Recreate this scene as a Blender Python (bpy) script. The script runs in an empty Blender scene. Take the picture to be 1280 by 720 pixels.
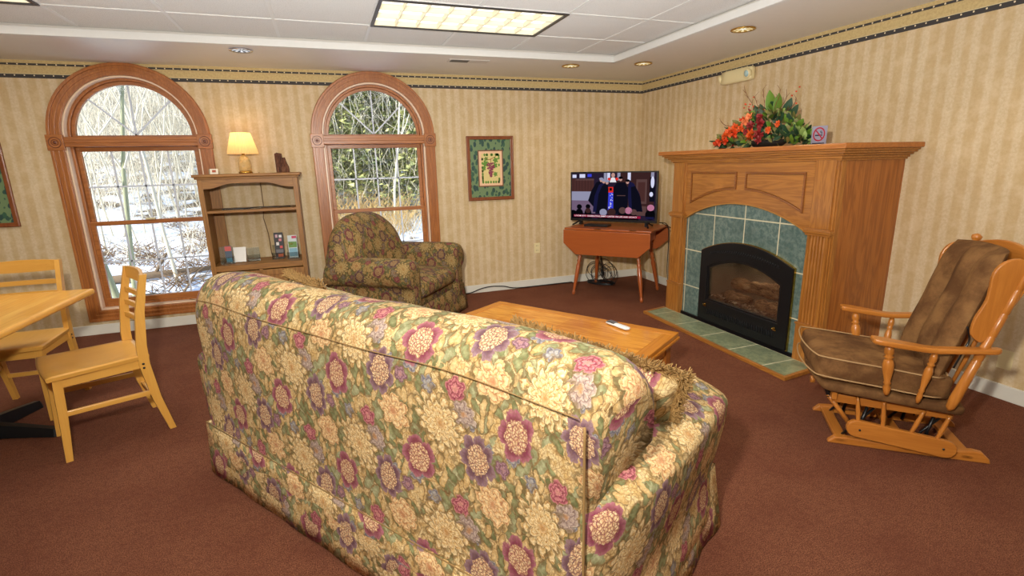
import bpy, bmesh, math, random
from mathutils import Matrix, Vector, noise as mnoise
PI = math.pi
sc = bpy.context.scene
COL = sc.collection
random.seed(7)
sin, cos = math.sin, math.cos

# ------------------------------------------------------------------ node helper
class NT:
    def __init__(s, name):
        m = bpy.data.materials.new(name); m.use_nodes = True
        s.m = m; s.t = m.node_tree; s.t.nodes.clear()
        s.out = s.t.nodes.new('ShaderNodeOutputMaterial')
    def put(s, sock, v):
        if v is None: return
        if isinstance(v, bpy.types.NodeSocket): s.t.links.new(v, sock)
        elif isinstance(v, (tuple, list)):
            n = len(sock.default_value)
            v = tuple(v)
            if n == 4 and len(v) == 3: v = v + (1,)
            sock.default_value = v
        else:
            try: sock.default_value = v
            except Exception: sock.default_value = (v, v, v)
    def n(s, typ, **kw):
        nd = s.t.nodes.new(typ)
        for k, v in kw.items(): setattr(nd, k, v)
        return nd
    def math(s, op, a, b=None, c=None, clamp=False):
        nd = s.n('ShaderNodeMath', operation=op, use_clamp=clamp)
        for i, v in enumerate((a, b, c)): s.put(nd.inputs[i], v)
        return nd.outputs[0]
    def vm(s, op, a, b=None, c=None, out=0, scale=None):
        nd = s.n('ShaderNodeVectorMath', operation=op)
        for i, v in enumerate((a, b, c)):
            if v is not None: s.put(nd.inputs[i], v)
        if scale is not None: s.put(nd.inputs['Scale'], scale)
        return nd.outputs[out]
    def mix(s, f, a, b, blend='MIX'):
        nd = s.n('ShaderNodeMix', data_type='RGBA', blend_type=blend)
        s.put(nd.inputs[0], f); s.put(nd.inputs[6], a); s.put(nd.inputs[7], b)
        return nd.outputs[2]
    def ss(s, x, a, b, lo=0., hi=1.):
        nd = s.n('ShaderNodeMapRange', interpolation_type='SMOOTHSTEP')
        s.put(nd.inputs[0], x)
        for i, v in enumerate((a, b, lo, hi)): s.put(nd.inputs[i + 1], v)
        return nd.outputs[0]
    def obj(s): return s.n('ShaderNodeTexCoord').outputs['Object']
    def uv(s): return s.n('ShaderNodeTexCoord').outputs['UV']
    def sepx(s, v):
        nd = s.n('ShaderNodeSeparateXYZ'); s.put(nd.inputs[0], v); return nd.outputs
    def comb(s, x, y, z):
        nd = s.n('ShaderNodeCombineXYZ')
        for i, v in enumerate((x, y, z)): s.put(nd.inputs[i], v)
        return nd.outputs[0]
    def map(s, v, loc=(0, 0, 0), rot=(0, 0, 0), scale=(1, 1, 1)):
        nd = s.n('ShaderNodeMapping'); s.put(nd.inputs[0], v)
        nd.inputs[1].default_value = loc; nd.inputs[2].default_value = rot; nd.inputs[3].default_value = scale
        return nd.outputs[0]
    def noise(s, v, scale=5, detail=3, rough=.5, out=0, dist=0):
        nd = s.n('ShaderNodeTexNoise'); s.put(nd.inputs['Vector'], v)
        nd.inputs['Scale'].default_value = scale; nd.inputs['Detail'].default_value = detail
        nd.inputs['Roughness'].default_value = rough; nd.inputs['Distortion'].default_value = dist
        return nd.outputs[out]
    def vor(s, v, scale=5, out='Distance', feature='F1', dim='3D', rnd=1.0):
        nd = s.n('ShaderNodeTexVoronoi', feature=feature, voronoi_dimensions=dim); s.put(nd.inputs['Vector'], v)
        nd.inputs['Scale'].default_value = scale; nd.inputs['Randomness'].default_value = rnd
        return nd.outputs[out]
    def ramp(s, f, stops):
        nd = s.n('ShaderNodeValToRGB'); s.put(nd.inputs[0], f)
        e = nd.color_ramp.elements
        while len(e) < len(stops): e.new(.5)
        for i, (p, c) in enumerate(stops):
            e[i].position = p; e[i].color = tuple(c) + (1,)
        return nd.outputs[0]
    def bsdf(s, col, rough=.5, bump=None, bstr=.2, bdist=.01, **kw):
        b = s.n('ShaderNodeBsdfPrincipled')
        s.put(b.inputs['Base Color'], col); s.put(b.inputs['Roughness'], rough)
        for k, v in kw.items(): s.put(b.inputs[k.replace('_', ' ')], v)
        if bump is not None:
            bn = s.n('ShaderNodeBump'); s.put(bn.inputs['Height'], bump)
            bn.inputs['Strength'].default_value = bstr; bn.inputs['Distance'].default_value = bdist
            s.t.links.new(bn.outputs[0], b.inputs['Normal'])
        s.t.links.new(b.outputs[0], s.out.inputs[0])
        return s.m

def srgb(r, g, b):
    f = lambda c: ((c / 255 + .055) / 1.055) ** 2.4 if c > 10 else c / 255 / 12.92
    return (f(r), f(g), f(b))

_mats = {}
def plain(name, col, rough=.5, **kw):
    if name in _mats: return _mats[name]
    t = NT(name)
    n = t.noise(t.obj(), 30, 3)
    c = t.mix(t.math('MULTIPLY', n, .25), col, tuple(x * .75 for x in col))
    _mats[name] = t.bsdf(c, rough, **kw)
    return _mats[name]

def wood(name, light, dark, axis=0, rough=.35, scale=1., ring=.6, coat=.2):
    key = name + '_' + 'xyz'[axis]
    if key in _mats: return _mats[key]
    t = NT(key)
    o = t.obj()
    st = [9 * scale] * 3; st[axis] = .7 * scale
    v = t.map(o, scale=st)
    n1 = t.noise(v, 1.6, 4, .6, dist=.6)
    fine = [120 * scale] * 3; fine[axis] = 3 * scale
    n2 = t.noise(t.map(o, scale=fine), 1.5, 3, .6)
    w = t.math('SINE', t.math('MULTIPLY', n1, 42))
    w = t.math('MULTIPLY_ADD', w, .5, .5)
    f = t.math('ADD', t.math('MULTIPLY', w, ring * .55), t.math('MULTIPLY', n2, .55), clamp=True)
    c = t.mix(f, light, dark)
    big = t.noise(o, 2.2, 2)
    c = t.mix(t.math('MULTIPLY', big, .3), c, tuple(x * .8 for x in dark))
    _mats[key] = t.bsdf(c, rough, bump=n2, bstr=.08, bdist=.002, Coat_Weight=coat, Coat_Roughness=.25)
    return _mats[key]

# ------------------------------------------------------------------ mesh helpers
def frame_from(d):
    d = Vector(d).normalized()
    a = Vector((0, 0, 1)) if abs(d.z) < .9 else Vector((1, 0, 0))
    u = d.cross(a).normalized(); v = d.cross(u).normalized()
    return u, v, d

class MB:
    def __init__(s): s.b = bmesh.new(); s.uvl = s.b.loops.layers.uv.new('UVMap'); s.mi = 0
    def _f(s, vs, smooth=False, uvs=None):
        try: f = s.b.faces.new(vs)
        except ValueError: return None
        f.smooth = smooth; f.material_index = s.mi
        if uvs:
            for l, q in zip(f.loops, uvs): l[s.uvl].uv = q
        return f
    def box(s, c, size, M=None, bevel=0, seg=2):
        b = bmesh.new(); bmesh.ops.create_cube(b, size=1)
        for v in b.verts: v.co = Vector((v.co.x * size[0], v.co.y * size[1], v.co.z * size[2]))
        if bevel: bmesh.ops.bevel(b, geom=b.edges[:], offset=bevel, segments=seg, affect='EDGES', profile=.5)
        T = Matrix.Translation(c) @ (M.to_4x4() if M else Matrix())
        return s.merge(b, T)
    def bb(s, lo, hi, bevel=0, seg=2):
        lo, hi = [min(a, b) for a, b in zip(lo, hi)], [max(a, b) for a, b in zip(lo, hi)]
        return s.box([(a + b) / 2 for a, b in zip(lo, hi)], [b - a for a, b in zip(lo, hi)], None, bevel, seg)
    def beam(s, p0, p1, w, h, up=(0, 0, 1), bevel=0):
        p0, p1 = Vector(p0), Vector(p1); d = (p1 - p0); L = d.length; d.normalize()
        side = d.cross(Vector(up)).normalized(); u = side.cross(d).normalized()
        M = Matrix((d, side, u)).transposed()
        return s.box((p0 + p1) / 2, (L, w, h), M, bevel)
    def merge(s, b, T=None, smooth=None):
        m = {}
        for v in b.verts: m[v] = s.b.verts.new(T @ v.co if T else v.co)
        for f in b.faces:
            g = s._f([m[v] for v in f.verts], f.smooth if smooth is None else smooth)
        b.free(); return s
    def rings(s, rr, closed=True, cap=True, smooth=True, uv=True, vscale=1.):
        R = [[s.b.verts.new(p) for p in r] for r in rr]
        n = len(rr[0]); cum = [0.]
        # arc lengths along the ring from the longest ring
        big = max(rr, key=lambda r: sum((Vector(r[i]) - Vector(r[(i + 1) % n])).length for i in range(n)))
        for i in range(n): cum.append(cum[-1] + (Vector(big[i]) - Vector(big[(i + 1) % n])).length)
        along = [0.]
        for a, b in zip(rr, rr[1:]):
            along.append(along[-1] + max((Vector(p) - Vector(q)).length for p, q in zip(a, b)))
        m = n if closed else n - 1
        for j in range(len(rr) - 1):
            for i in range(m):
                k = (i + 1) % n
                s._f([R[j][i], R[j][k], R[j + 1][k], R[j + 1][i]], smooth,
                     [(along[j], cum[i]), (along[j], cum[i + 1]), (along[j + 1], cum[i + 1]), (along[j + 1], cum[i])])
        if cap and closed:
            for r, src in ((R[0], rr[0]), (R[-1], rr[-1])):
                nv = (Vector(src[1]) - Vector(src[0])).cross(Vector(src[n // 2]) - Vector(src[0]))
                ax = max(range(3), key=lambda k: abs(nv[k])); ij = [k for k in range(3) if k != ax]
                vs = r if r is R[-1] else r[::-1]
                s._f(vs, smooth, [(v.co[ij[0]], v.co[ij[1]]) for v in vs])
        return s
    def tube(s, pts, r, seg=8, cap=True, smooth=True):
        pts = [Vector(p) for p in pts]
        rs = r if isinstance(r, (list, tuple)) else [r] * len(pts)
        rr = []; u = None
        for i, p in enumerate(pts):
            d = (pts[min(i + 1, len(pts) - 1)] - pts[max(i - 1, 0)])
            if d.length < 1e-9: d = Vector((0, 0, 1))
            d.normalize()
            if u is None: u, v, _ = frame_from(d)
            else:
                u = (u - d * u.dot(d))
                if u.length < 1e-6: u = frame_from(d)[0]
                u.normalize(); v = d.cross(u)
            rr.append([p + (u * cos(2 * PI * k / seg) + v * sin(2 * PI * k / seg)) * rs[i] for k in range(seg)])
        return s.rings(rr, True, cap, smooth)
    def lathe(s, prof, o=(0, 0, 0), d=(0, 0, 1), seg=20, cap=True):
        u, v, d = frame_from(d); o = Vector(o)
        rr = [[o + d * h + (u * cos(2 * PI * k / seg) + v * sin(2 * PI * k / seg)) * max(r, 1e-4) for k in range(seg)] for r, h in prof]
        return s.rings(rr, True, cap, True)
    def turned(s, p0, p1, prof, seg=12):      # profile of (t, r) between two points
        p0, p1 = Vector(p0), Vector(p1); L = (p1 - p0).length
        return s.lathe([(r, t * L) for t, r in prof], p0, p1 - p0, seg)
    def plate(s, loops, thick, fn, bevel=0):
        """2D loops (outer + holes) -> solid; fn(u, v, w) -> 3D with w in 0..thick"""
        b = bmesh.new(); es = []
        for lp in loops:
            vs = [b.verts.new((x, y, 0)) for x, y in lp]
            es += [b.edges.new((vs[i], vs[(i + 1) % len(vs)])) for i in range(len(vs))]
        bmesh.ops.triangle_fill(b, use_beauty=True, use_dissolve=False, edges=es, normal=(0, 0, 1))
        r = bmesh.ops.extrude_face_region(b, geom=b.faces[:])
        for v in r['geom']:
            if isinstance(v, bmesh.types.BMVert): v.co.z += thick
        bmesh.ops.recalc_face_normals(b, faces=b.faces[:])
        if bevel:
            ee = [e for e in b.edges if len(e.link_faces) == 2 and e.calc_face_angle() > .9]
            bmesh.ops.bevel(b, geom=ee, offset=bevel, segments=2, affect='EDGES', profile=.5)
        for v in b.verts: v.co = Vector(fn(*v.co))
        return s.merge(b)
    def quad(s, a, b, c, d, uvs=None): s._f([s.b.verts.new(p) for p in (a, b, c, d)], False, uvs); return s
    def rbox(s, c, size, r, puff=(0, 0, 0), n=8, M=None):
        """rounded, puffed cushion box with metric uv"""
        hx, hy, hz = [x / 2 for x in size]; M = (M.to_3x3() if M else Matrix.Identity(3)); c = Vector(c)
        for ax in range(3):
            for sg in (-1, 1):
                g = []
                for i in range(n + 1):
                    row = []
                    for j in range(n + 1):
                        a, b_ = -1 + 2 * i / n, -1 + 2 * j / n
                        a = sin(a * PI / 2) * .5 + a * .5; b_ = sin(b_ * PI / 2) * .5 + b_ * .5
                        p = [0, 0, 0]; p[ax] = sg; p[(ax + 1) % 3] = a; p[(ax + 2) % 3] = b_
                        q = Vector((p[0] * hx, p[1] * hy, p[2] * hz))
                        inn = Vector([max(-(h - r), min(h - r, x)) for h, x in zip((hx, hy, hz), q)])
                        dlt = q - inn
                        if dlt.length > 1e-9: q = inn + dlt.normalized() * r
                        for k in range(3):
                            o1, o2 = p[(k + 1) % 3], p[(k + 2) % 3]
                            q[k] += p[k] * puff[k] * (1 - o1 * o1) * (1 - o2 * o2)
                        row.append((c + M @ q, q))
                    g.append(row)
                V = [[s.b.verts.new(x[0]) for x in row] for row in g]
                for i in range(n):
                    for j in range(n):
                        idx = [(i, j), (i + 1, j), (i + 1, j + 1), (i, j + 1)]
                        if sg < 0: idx = idx[::-1]
                        uvs = []
                        for a, b_ in idx:
                            q = g[a][b_][1]
                            uvs.append(((q.x, q.y), (q.y, q.z), (q.x, q.z))[{2: 0, 0: 1, 1: 2}[ax]])
                        s._f([V[a][b_] for a, b_ in idx], True, uvs)
        bmesh.ops.remove_doubles(s.b, verts=s.b.verts, dist=1e-5)
        return s

W = {}
def things_matrix(loc, rotz): return Matrix.Translation(loc) @ Matrix.Rotation(rotz, 4, 'Z')
def thing(name, label, cat, loc=(0, 0, 0), rotz=0, group=None, kind=None):
    o = bpy.data.objects.new(name, None); COL.objects.link(o); o.empty_display_size = .1
    o.location = loc; o.rotation_euler = (0, 0, rotz)
    W[o.name] = things_matrix(loc, rotz)
    tag(o, label, cat, group, kind)
    return o
def tag(o, label=None, cat=None, group=None, kind=None):
    if label: o['label'] = label
    if cat: o['category'] = cat
    if group: o['group'] = group
    if kind: o['kind'] = kind
    return o
def obj(name, mb, mats, parent=None, world=False, loc=None, sub=0, autos=False, label=None):
    b = mb.b
    if world and parent is not None:
        Mi = W[parent.name].inverted(); b.transform(Mi)
    if loc is not None:
        for v in b.verts: v.co -= Vector(loc)
    bmesh.ops.recalc_face_normals(b, faces=b.faces[:])
    me = bpy.data.meshes.new(name); b.to_mesh(me); b.free()
    for m in (mats if isinstance(mats, (list, tuple)) else [mats]): me.materials.append(m)
    o = bpy.data.objects.new(name, me); COL.objects.link(o)
    if loc is not None: o.location = loc
    if parent is not None: o.parent = parent; W[o.name] = W[parent.name]
    else: W[o.name] = Matrix.Translation(loc) if loc is not None else Matrix()
    if sub:
        md = o.modifiers.new('sub', 'SUBSURF'); md.levels = sub; md.render_levels = sub
    if label: o['label'] = label
    return o
def solo(name, mb, mats, label, cat, loc, group=None, kind=None, **kw):
    return tag(obj(name, mb, mats, None, False, loc, **kw), label, cat, group, kind)
def dup(root, loc, rotz, label=None, group=None):
    r = root.copy(); COL.objects.link(r); r.location = loc; r.rotation_euler = (0, 0, rotz)
    W[r.name] = things_matrix(loc, rotz)
    if label: r['label'] = label
    if group: r['group'] = group
    for ch in list(root.children):
        c = ch.copy(); COL.objects.link(c); c.parent = r
        for g in list(ch.children):
            d = g.copy(); COL.objects.link(d); d.parent = c
    return r
def arc(cx, cy, r, a0, a1, n): return [(cx + r * cos(a0 + (a1 - a0) * i / n), cy + r * sin(a0 + (a1 - a0) * i / n)) for i in range(n + 1)]
def rect(x0, y0, x1, y1): return [(x0, y0), (x1, y0), (x1, y1), (x0, y1)]
def disc(cx, cy, r, n=20, ry=None): return [(cx + r * cos(2 * PI * i / n), cy + (ry or r) * sin(2 * PI * i / n)) for i in range(n)]
def spline(pts, n=6):
    pts = [Vector(p) for p in pts]; out = []
    for i in range(len(pts) - 1):
        p0 = pts[max(i - 1, 0)]; p1 = pts[i]; p2 = pts[i + 1]; p3 = pts[min(i + 2, len(pts) - 1)]
        for k in range(n):
            t = k / n
            out.append(.5 * ((2 * p1) + (p2 - p0) * t + (2 * p0 - 5 * p1 + 4 * p2 - p3) * t * t + (3 * p1 - p0 - 3 * p2 + p3) * t ** 3))
    out.append(pts[-1]); return out
def cspline(pts, n=6):
    m = len(pts); pts = [Vector(p) for p in pts]; out = []
    for i in range(m):
        p0, p1, p2, p3 = pts[(i - 1) % m], pts[i], pts[(i + 1) % m], pts[(i + 2) % m]
        for k in range(n):
            t = k / n
            out.append(.5 * ((2 * p1) + (p2 - p0) * t + (2 * p0 - 5 * p1 + 4 * p2 - p3) * t * t + (3 * p1 - p0 - 3 * p2 + p3) * t ** 3))
    return out
def text_mb(mb, body, size, fn, align='LEFT', bold=0.0, width=None):
    cu = bpy.data.curves.new('t', 'FONT'); cu.body = body; cu.size = size; cu.align_x = align; cu.offset = bold; cu.resolution_u = 3
    o = bpy.data.objects.new('t', cu); COL.objects.link(o)
    bpy.context.view_layer.update()
    me = bpy.data.meshes.new_from_object(o.evaluated_get(bpy.context.evaluated_depsgraph_get()))
    sx = 1.
    if width:
        xs = [v.co.x for v in me.vertices]
        if xs: sx = width / (max(xs) - min(xs))
    vs = [mb.b.verts.new(fn(v.co.x * sx, v.co.y)) for v in me.vertices]
    for p in me.polygons: mb._f([vs[i] for i in p.vertices])
    bpy.data.objects.remove(o); bpy.data.curves.remove(cu); bpy.data.meshes.remove(me)

# ------------------------------------------------------------------ camera
CX, CY, CZ, PITCH, ROLL, YAW, FPX = -3.5479, -5.3308, 1.3824, -.2381, -.0251, .3423, 636.448
fwd = Vector((sin(YAW), cos(YAW), 0)); rt = Vector((cos(YAW), -sin(YAW), 0)); up = Vector((0, 0, 1))
f2 = fwd * cos(PITCH) + up * sin(PITCH); u2 = up * cos(PITCH) - fwd * sin(PITCH)
r3 = rt * cos(ROLL) + u2 * sin(ROLL); u3 = u2 * cos(ROLL) - rt * sin(ROLL)
cam = bpy.data.cameras.new('camera'); co = bpy.data.objects.new('camera', cam); COL.objects.link(co)
Mx = Matrix((r3, u3, -f2)).transposed().to_4x4(); Mx.translation = (CX, CY, CZ); co.matrix_world = Mx
cam.sensor_width = 36; cam.lens = FPX / 1280 * 36; cam.clip_start = .05; cam.clip_end = 200
sc.camera = co

H, HC, T = 2.27, 2.337, .6096
XL, YF = -7.4, -7.6          # unseen left and front walls
# ------------------------------------------------------------------ materials
OAK_L, OAK_D = srgb(194, 130, 56), srgb(116, 64, 20)
def oak(ax): return wood('oak', OAK_L, OAK_D, ax, scale=1.1)
def pine(ax): return wood('honey_maple', srgb(224, 172, 84), srgb(198, 138, 54), ax, rough=.3, scale=.6, ring=.25)
def trimw(ax): return wood('window_wood', srgb(188, 120, 60), srgb(128, 70, 27), ax, rough=.38, scale=.8, coat=.1)
def caseoak(ax): return wood('bookcase_oak', srgb(172, 120, 54), srgb(106, 66, 24), ax, rough=.5, scale=1., coat=.0)
def cherry(ax): return wood('cherry', srgb(172, 92, 42), srgb(138, 64, 26), ax, rough=.3, scale=.6, ring=.3)
def glideroak(ax): return wood('golden_oak', srgb(200, 130, 54), srgb(156, 88, 30), ax, rough=.3, scale=.9, ring=.4)
def framew(ax): return wood('frame_wood', srgb(150, 84, 42), srgb(96, 46, 18), ax, rough=.35, scale=1.)

def wall_mat(name, axis, border=True):
    t = NT(name); o = t.obj(); x = t.sepx(o)
    u = x[axis]; z = x[2]
    wob = t.noise(o, 22, 4, .65)
    s1 = t.math('SINE', t.math('MULTIPLY', t.math('ADD', u, t.math('MULTIPLY', wob, .012)), 2 * PI / .092))
    s2 = t.math('SINE', t.math('MULTIPLY', u, 2 * PI / .253))
    st = t.ss(t.math('ADD', s1, t.math('MULTIPLY', s2, .45)), -.5, .7)
    mot = t.noise(o, 60, 5, .75)
    mot2 = t.noise(o, 9, 4, .7)
    base = t.mix(st, srgb(192, 167, 124), srgb(205, 186, 152))
    base = t.mix(t.ss(mot, .38, .62, 0, .45), base, srgb(180, 152, 108))
    base = t.mix(t.ss(mot2, .4, .7, 0, .35), base, srgb(222, 204, 172))
    if border:
        plainb = t.mix(t.ss(mot, .35, .65, 0, .6), srgb(198, 176, 124), srgb(168, 142, 92))
        inb = t.math('GREATER_THAN', z, 2.137)
        c = t.mix(inb, base, plainb)
        def band(lo, hi): return t.math('MULTIPLY', t.math('GREATER_THAN', z, lo), t.math('LESS_THAN', z, hi))
        dk = srgb(58, 54, 52)
        c = t.mix(band(2.137, 2.166), c, dk); c = t.mix(band(2.232, 2.247), c, dk)
        c = t.mix(band(2.166, 2.170), c, srgb(205, 190, 150))
        for zc, ph, rr in ((2.157, 0., .0048), (2.240, .03, .0052)):
            fu = t.math('SUBTRACT', t.math('FRACT', t.math('ADD', t.math('DIVIDE', u, .062), ph * 16)), .5)
            du = t.math('MULTIPLY', fu, .062); dz = t.math('SUBTRACT', z, zc)
            d = t.math('SQRT', t.math('ADD', t.math('MULTIPLY', du, du), t.math('MULTIPLY', dz, dz)))
            c = t.mix(t.math('LESS_THAN', d, rr), c, srgb(220, 205, 170))
    else: c = base
    return t.bsdf(c, .75, bump=mot, bstr=.15, bdist=.003)
M_wallx = wall_mat('wallpaper_back', 0); M_wally = wall_mat('wallpaper_side', 1)

def carpet():
    t = NT('carpet'); o = t.obj()
    n = t.noise(o, 240, 4, .8); n2 = t.noise(o, 3.2, 3); n3 = t.noise(o, 40, 3, .7)
    c = t.mix(t.ss(n, .35, .65), srgb(72, 42, 28), srgb(152, 98, 72))
    c = t.mix(t.ss(n2, .35, .7, 0, .4), c, srgb(96, 52, 38))
    c = t.mix(t.ss(n3, .4, .65, 0, .35), c, srgb(88, 48, 36))
    return t.bsdf(c, .95, bump=n, bstr=.6, bdist=.008, Specular_IOR_Level=.1)
M_carpet = carpet()
def tilemat():
    t = NT('ceiling_tile'); o = t.obj(); n = t.noise(o, 160, 3, .8)
    c = t.mix(t.ss(n, .3, .5), srgb(186, 183, 175), srgb(222, 220, 214))
    return t.bsdf(c, .9, bump=n, bstr=.4, bdist=.003)
M_tile = tilemat()
M_soffit = plain('soffit_paint', srgb(222, 218, 212), .3)
M_white = plain('white_paint', srgb(222, 222, 218), .4)
M_base = plain('baseboard_paint', srgb(214, 212, 200), .4)
M_cream = plain('cream_plastic', srgb(222, 208, 160), .4)
M_black = plain('black_plastic', srgb(18, 18, 20), .35)
M_blackm = plain('black_metal', srgb(20, 21, 24), .4, Metallic=.3)
M_brass = plain('brass', srgb(205, 165, 80), .2, Metallic=1.)
M_chrome = plain('chrome', srgb(210, 210, 215), .12, Metallic=1.)
def emis(name, col, s):
    t = NT(name); e = t.n('ShaderNodeEmission'); t.put(e.inputs[0], col); e.inputs[1].default_value = s
    t.t.links.new(e.outputs[0], t.out.inputs[0]); return t.m
def glassm(name, tint=(1, 1, 1), gl=.06, rough=.02, mul=1.):
    t = NT(name); tr = t.n('ShaderNodeBsdfTransparent'); t.put(tr.inputs[0], tint)
    g = t.n('ShaderNodeBsdfGlossy'); g.inputs['Roughness'].default_value = rough
    fr = t.n('ShaderNodeFresnel'); fr.inputs[0].default_value = 1.45
    mx = t.n('ShaderNodeMixShader'); t.put(mx.inputs[0], t.math('ADD', t.math('MULTIPLY', fr.outputs[0], .6 * mul), gl, clamp=True))
    t.t.links.new(tr.outputs[0], mx.inputs[1]); t.t.links.new(g.outputs[0], mx.inputs[2]); t.t.links.new(mx.outputs[0], t.out.inputs[0])
    return t.m
M_glass = glassm('window_glass', (.97, .99, 1.), .0, mul=.3)
M_acry = glassm('clear_acrylic', (.86, .9, .9), .10)
M_fglass = glassm('fire_glass', (.86, .84, .80), .04, .10)

# ---- floral upholstery -------------------------------------------------------
def floral(name, tile=.46, dark=1.):
    t = NT(name)
    K = tile / .46; K1 = 1 / K
    uv0 = t.uv()
    w1 = t.vm('SUBTRACT', t.noise(uv0, 22 * K1, 2, .6, out=1), (.5, .5, .5))
    w2 = t.vm('SUBTRACT', t.noise(uv0, 75 * K1, 2, .6, out=1), (.5, .5, .5))
    uv = t.vm('ADD', t.vm('ADD', uv0, t.vm('SCALE', w1, scale=.022 * K)), t.vm('SCALE', w2, scale=.013 * K))
    g1 = t.noise(uv, 40 * K1, 3, .6); mott = t.noise(uv0, 130 * K1, 3, .65)
    c = t.mix(t.ss(g1, .36, .64), srgb(234, 212, 158), srgb(212, 178, 114))
    ed = t.vor(uv, 80 * K1, feature='DISTANCE_TO_EDGE', dim='2D')
    c = t.mix(t.ss(ed, .02, .16, .6, 0), c, srgb(140, 94, 48))
    for rot, thr, sc_, ca, cb, off in ((.7, .46, 27, srgb(120, 126, 84), srgb(188, 190, 146), 0), (-.8, .50, 34, srgb(92, 100, 60), srgb(158, 162, 114), 3.3), (.2, .62, 40, srgb(196, 156, 92), srgb(230, 204, 148), 7.7)):
        m = t.vm('MULTIPLY', t.map(uv, loc=(off, off, 0), rot=(0, 0, rot)), (1, .45, 1))
        d = t.vor(m, sc_ * K1, dim='2D'); r = t.sepx(t.vor(m, sc_ * K1, out='Color', dim='2D'))
        pick = t.math('GREATER_THAN', r[0], thr)
        msk = t.math('MULTIPLY', pick, t.ss(d, .40, .47, 1, 0))
        lc = t.mix(t.math('ADD', t.math('MULTIPLY', t.ss(d, .0, .42), .6), t.math('MULTIPLY', r[1], .4)), cb, ca)
        vein = t.math('SINE', t.math('MULTIPLY', t.sepx(m)[1], 620 * K1))
        lc = t.mix(t.ss(vein, .2, .9, 0, .4), lc, cb)
        c = t.mix(t.math('MULTIPLY', pick, t.math('MULTIPLY', t.ss(d, .38, .46), t.ss(d, .5, .6, .7, 0))), c, srgb(104, 78, 42))
        c = t.mix(msk, c, lc)
    PU, PV = .36 * K, .35 * K
    nz = t.math('SUBTRACT', t.noise(uv0, 60 * K1, 2, .6), .5)
    def local(cx, cy, asp=1., rot=0.):
        x = t.sepx(t.vm('SUBTRACT', uv, (cx * K, cy * K, 0)))
        dx = t.math('WRAP', x[0], PU / 2, -PU / 2)
        k = t.math('DIVIDE', t.math('SUBTRACT', x[0], dx), PU)
        dz = t.math('WRAP', t.math('SUBTRACT', x[1], t.math('MULTIPLY', k, PV / 2)), PV / 2, -PV / 2)
        d = t.comb(dx, dz, 0.)
        if rot or asp != 1: d = t.vm('MULTIPLY', t.map(d, rot=(0, 0, rot)), (1, asp, 1))
        x = t.sepx(d)
        return t.math('DIVIDE', t.vm('LENGTH', d, out=1), K), t.math('ARCTAN2', x[1], x[0])
    def petals(c, cx, cy, R, n, light, mid, line, core, asp=1., rot=0., rings=3.2, depth=.34):
        r, th = local(cx, cy, asp, rot)
        rn = t.math('ADD', t.math('DIVIDE', r, R), t.math('MULTIPLY', nz, .35))
        pet = t.math('POWER', t.math('ABSOLUTE', t.math('COSINE', t.math('MULTIPLY', th, n / 2))), .7)
        q = t.math('DIVIDE', rn, t.math('MULTIPLY_ADD', pet, depth, 1 - depth))
        msk = t.ss(q, .95, 1.0, 1, 0)
        sc_ = t.math('MULTIPLY', q, rings); ring = t.math('FLOOR', sc_); fr = t.math('FRACT', sc_)
        s_ = t.math('ABSOLUTE', t.math('COSINE', t.math('MULTIPLY_ADD', th, n / 2, t.math('MULTIPLY', ring, 1.9))))
        pc = t.mix(t.ss(fr, .05, .8), mid, light)
        pc = t.mix(t.ss(s_, .0, .34, .8, 0), pc, line)
        pc = t.mix(t.ss(fr, .0, .22, .75, 0), pc, line)
        pc = t.mix(t.ss(q, .08, .38, .7, 0), pc, core)
        halo = t.math('MULTIPLY', t.ss(q, .98, 1.02), t.ss(q, 1.02, 1.3, .75, 0))
        return t.mix(msk, t.mix(halo, c, srgb(112, 92, 56)), pc)
    dv = t.vor(uv, 105 * K1, dim='2D'); ev = t.vor(uv, 105 * K1, feature='DISTANCE_TO_EDGE', dim='2D')
    def peony(c, cx, cy, R, n, outer, outer2, line, asp=1., rot=0.):
        r, th = local(cx, cy, asp, rot); rn = t.math('ADD', t.math('DIVIDE', r, R), t.math('MULTIPLY', nz, .3))
        lob = t.math('ABSOLUTE', t.math('COSINE', t.math('MULTIPLY_ADD', th, n / 2, 1.)))
        q = t.math('DIVIDE', rn, t.math('MULTIPLY_ADD', t.math('POWER', lob, .5), .38, .70)); msk = t.ss(q, .95, 1., 1, 0)
        s_ = t.math('ABSOLUTE', t.math('COSINE', t.math('MULTIPLY', th, n * 2.5)))
        pc = t.mix(t.ss(q, .62, .98), outer2, outer)
        pc = t.mix(t.ss(s_, 0, .4, .45, 0), pc, line)
        inner = t.mix(t.ss(dv, .05, .5), srgb(244, 220, 172), srgb(214, 168, 124))
        inner = t.mix(t.ss(ev, .02, .16, .95, 0), inner, line)
        pc = t.mix(t.ss(rn, .60, .68, 1, 0), pc, inner)
        return t.mix(msk, c, pc)
    cream, gold, brown = srgb(240, 218, 166), srgb(222, 182, 112), srgb(158, 108, 62)
    core = srgb(196, 138, 76)
    rose, drose = srgb(176, 110, 122), srgb(126, 48, 74)
    plum, dplum = srgb(152, 122, 130), srgb(98, 64, 82)
    bl, bd = srgb(170, 168, 162), srgb(120, 120, 132)
    for (x, y, R) in ((1.155, .685, .030), (.86, .46, .028), (.705, .50, .024), (1.01, .385, .022)):
        c = petals(c, x, y - .05, R, 5, bl, bd, srgb(96, 96, 108), srgb(180, 160, 110), rings=1.6, depth=.5)
    c = petals(c, .985, .755 - .05, .046, 7, srgb(196, 176, 160), srgb(160, 140, 132), srgb(112, 88, 88), core, 1.1, .4, 3., .3)
    c = petals(c, .90, .705 - .05, .105, 13, cream, gold, brown, core, 1.30, .75, 4.4, .46)
    c = petals(c, .90, .705 - .05, .070, 11, cream, gold, brown, core, 1.2, .75, 4.0, .36)
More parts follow.
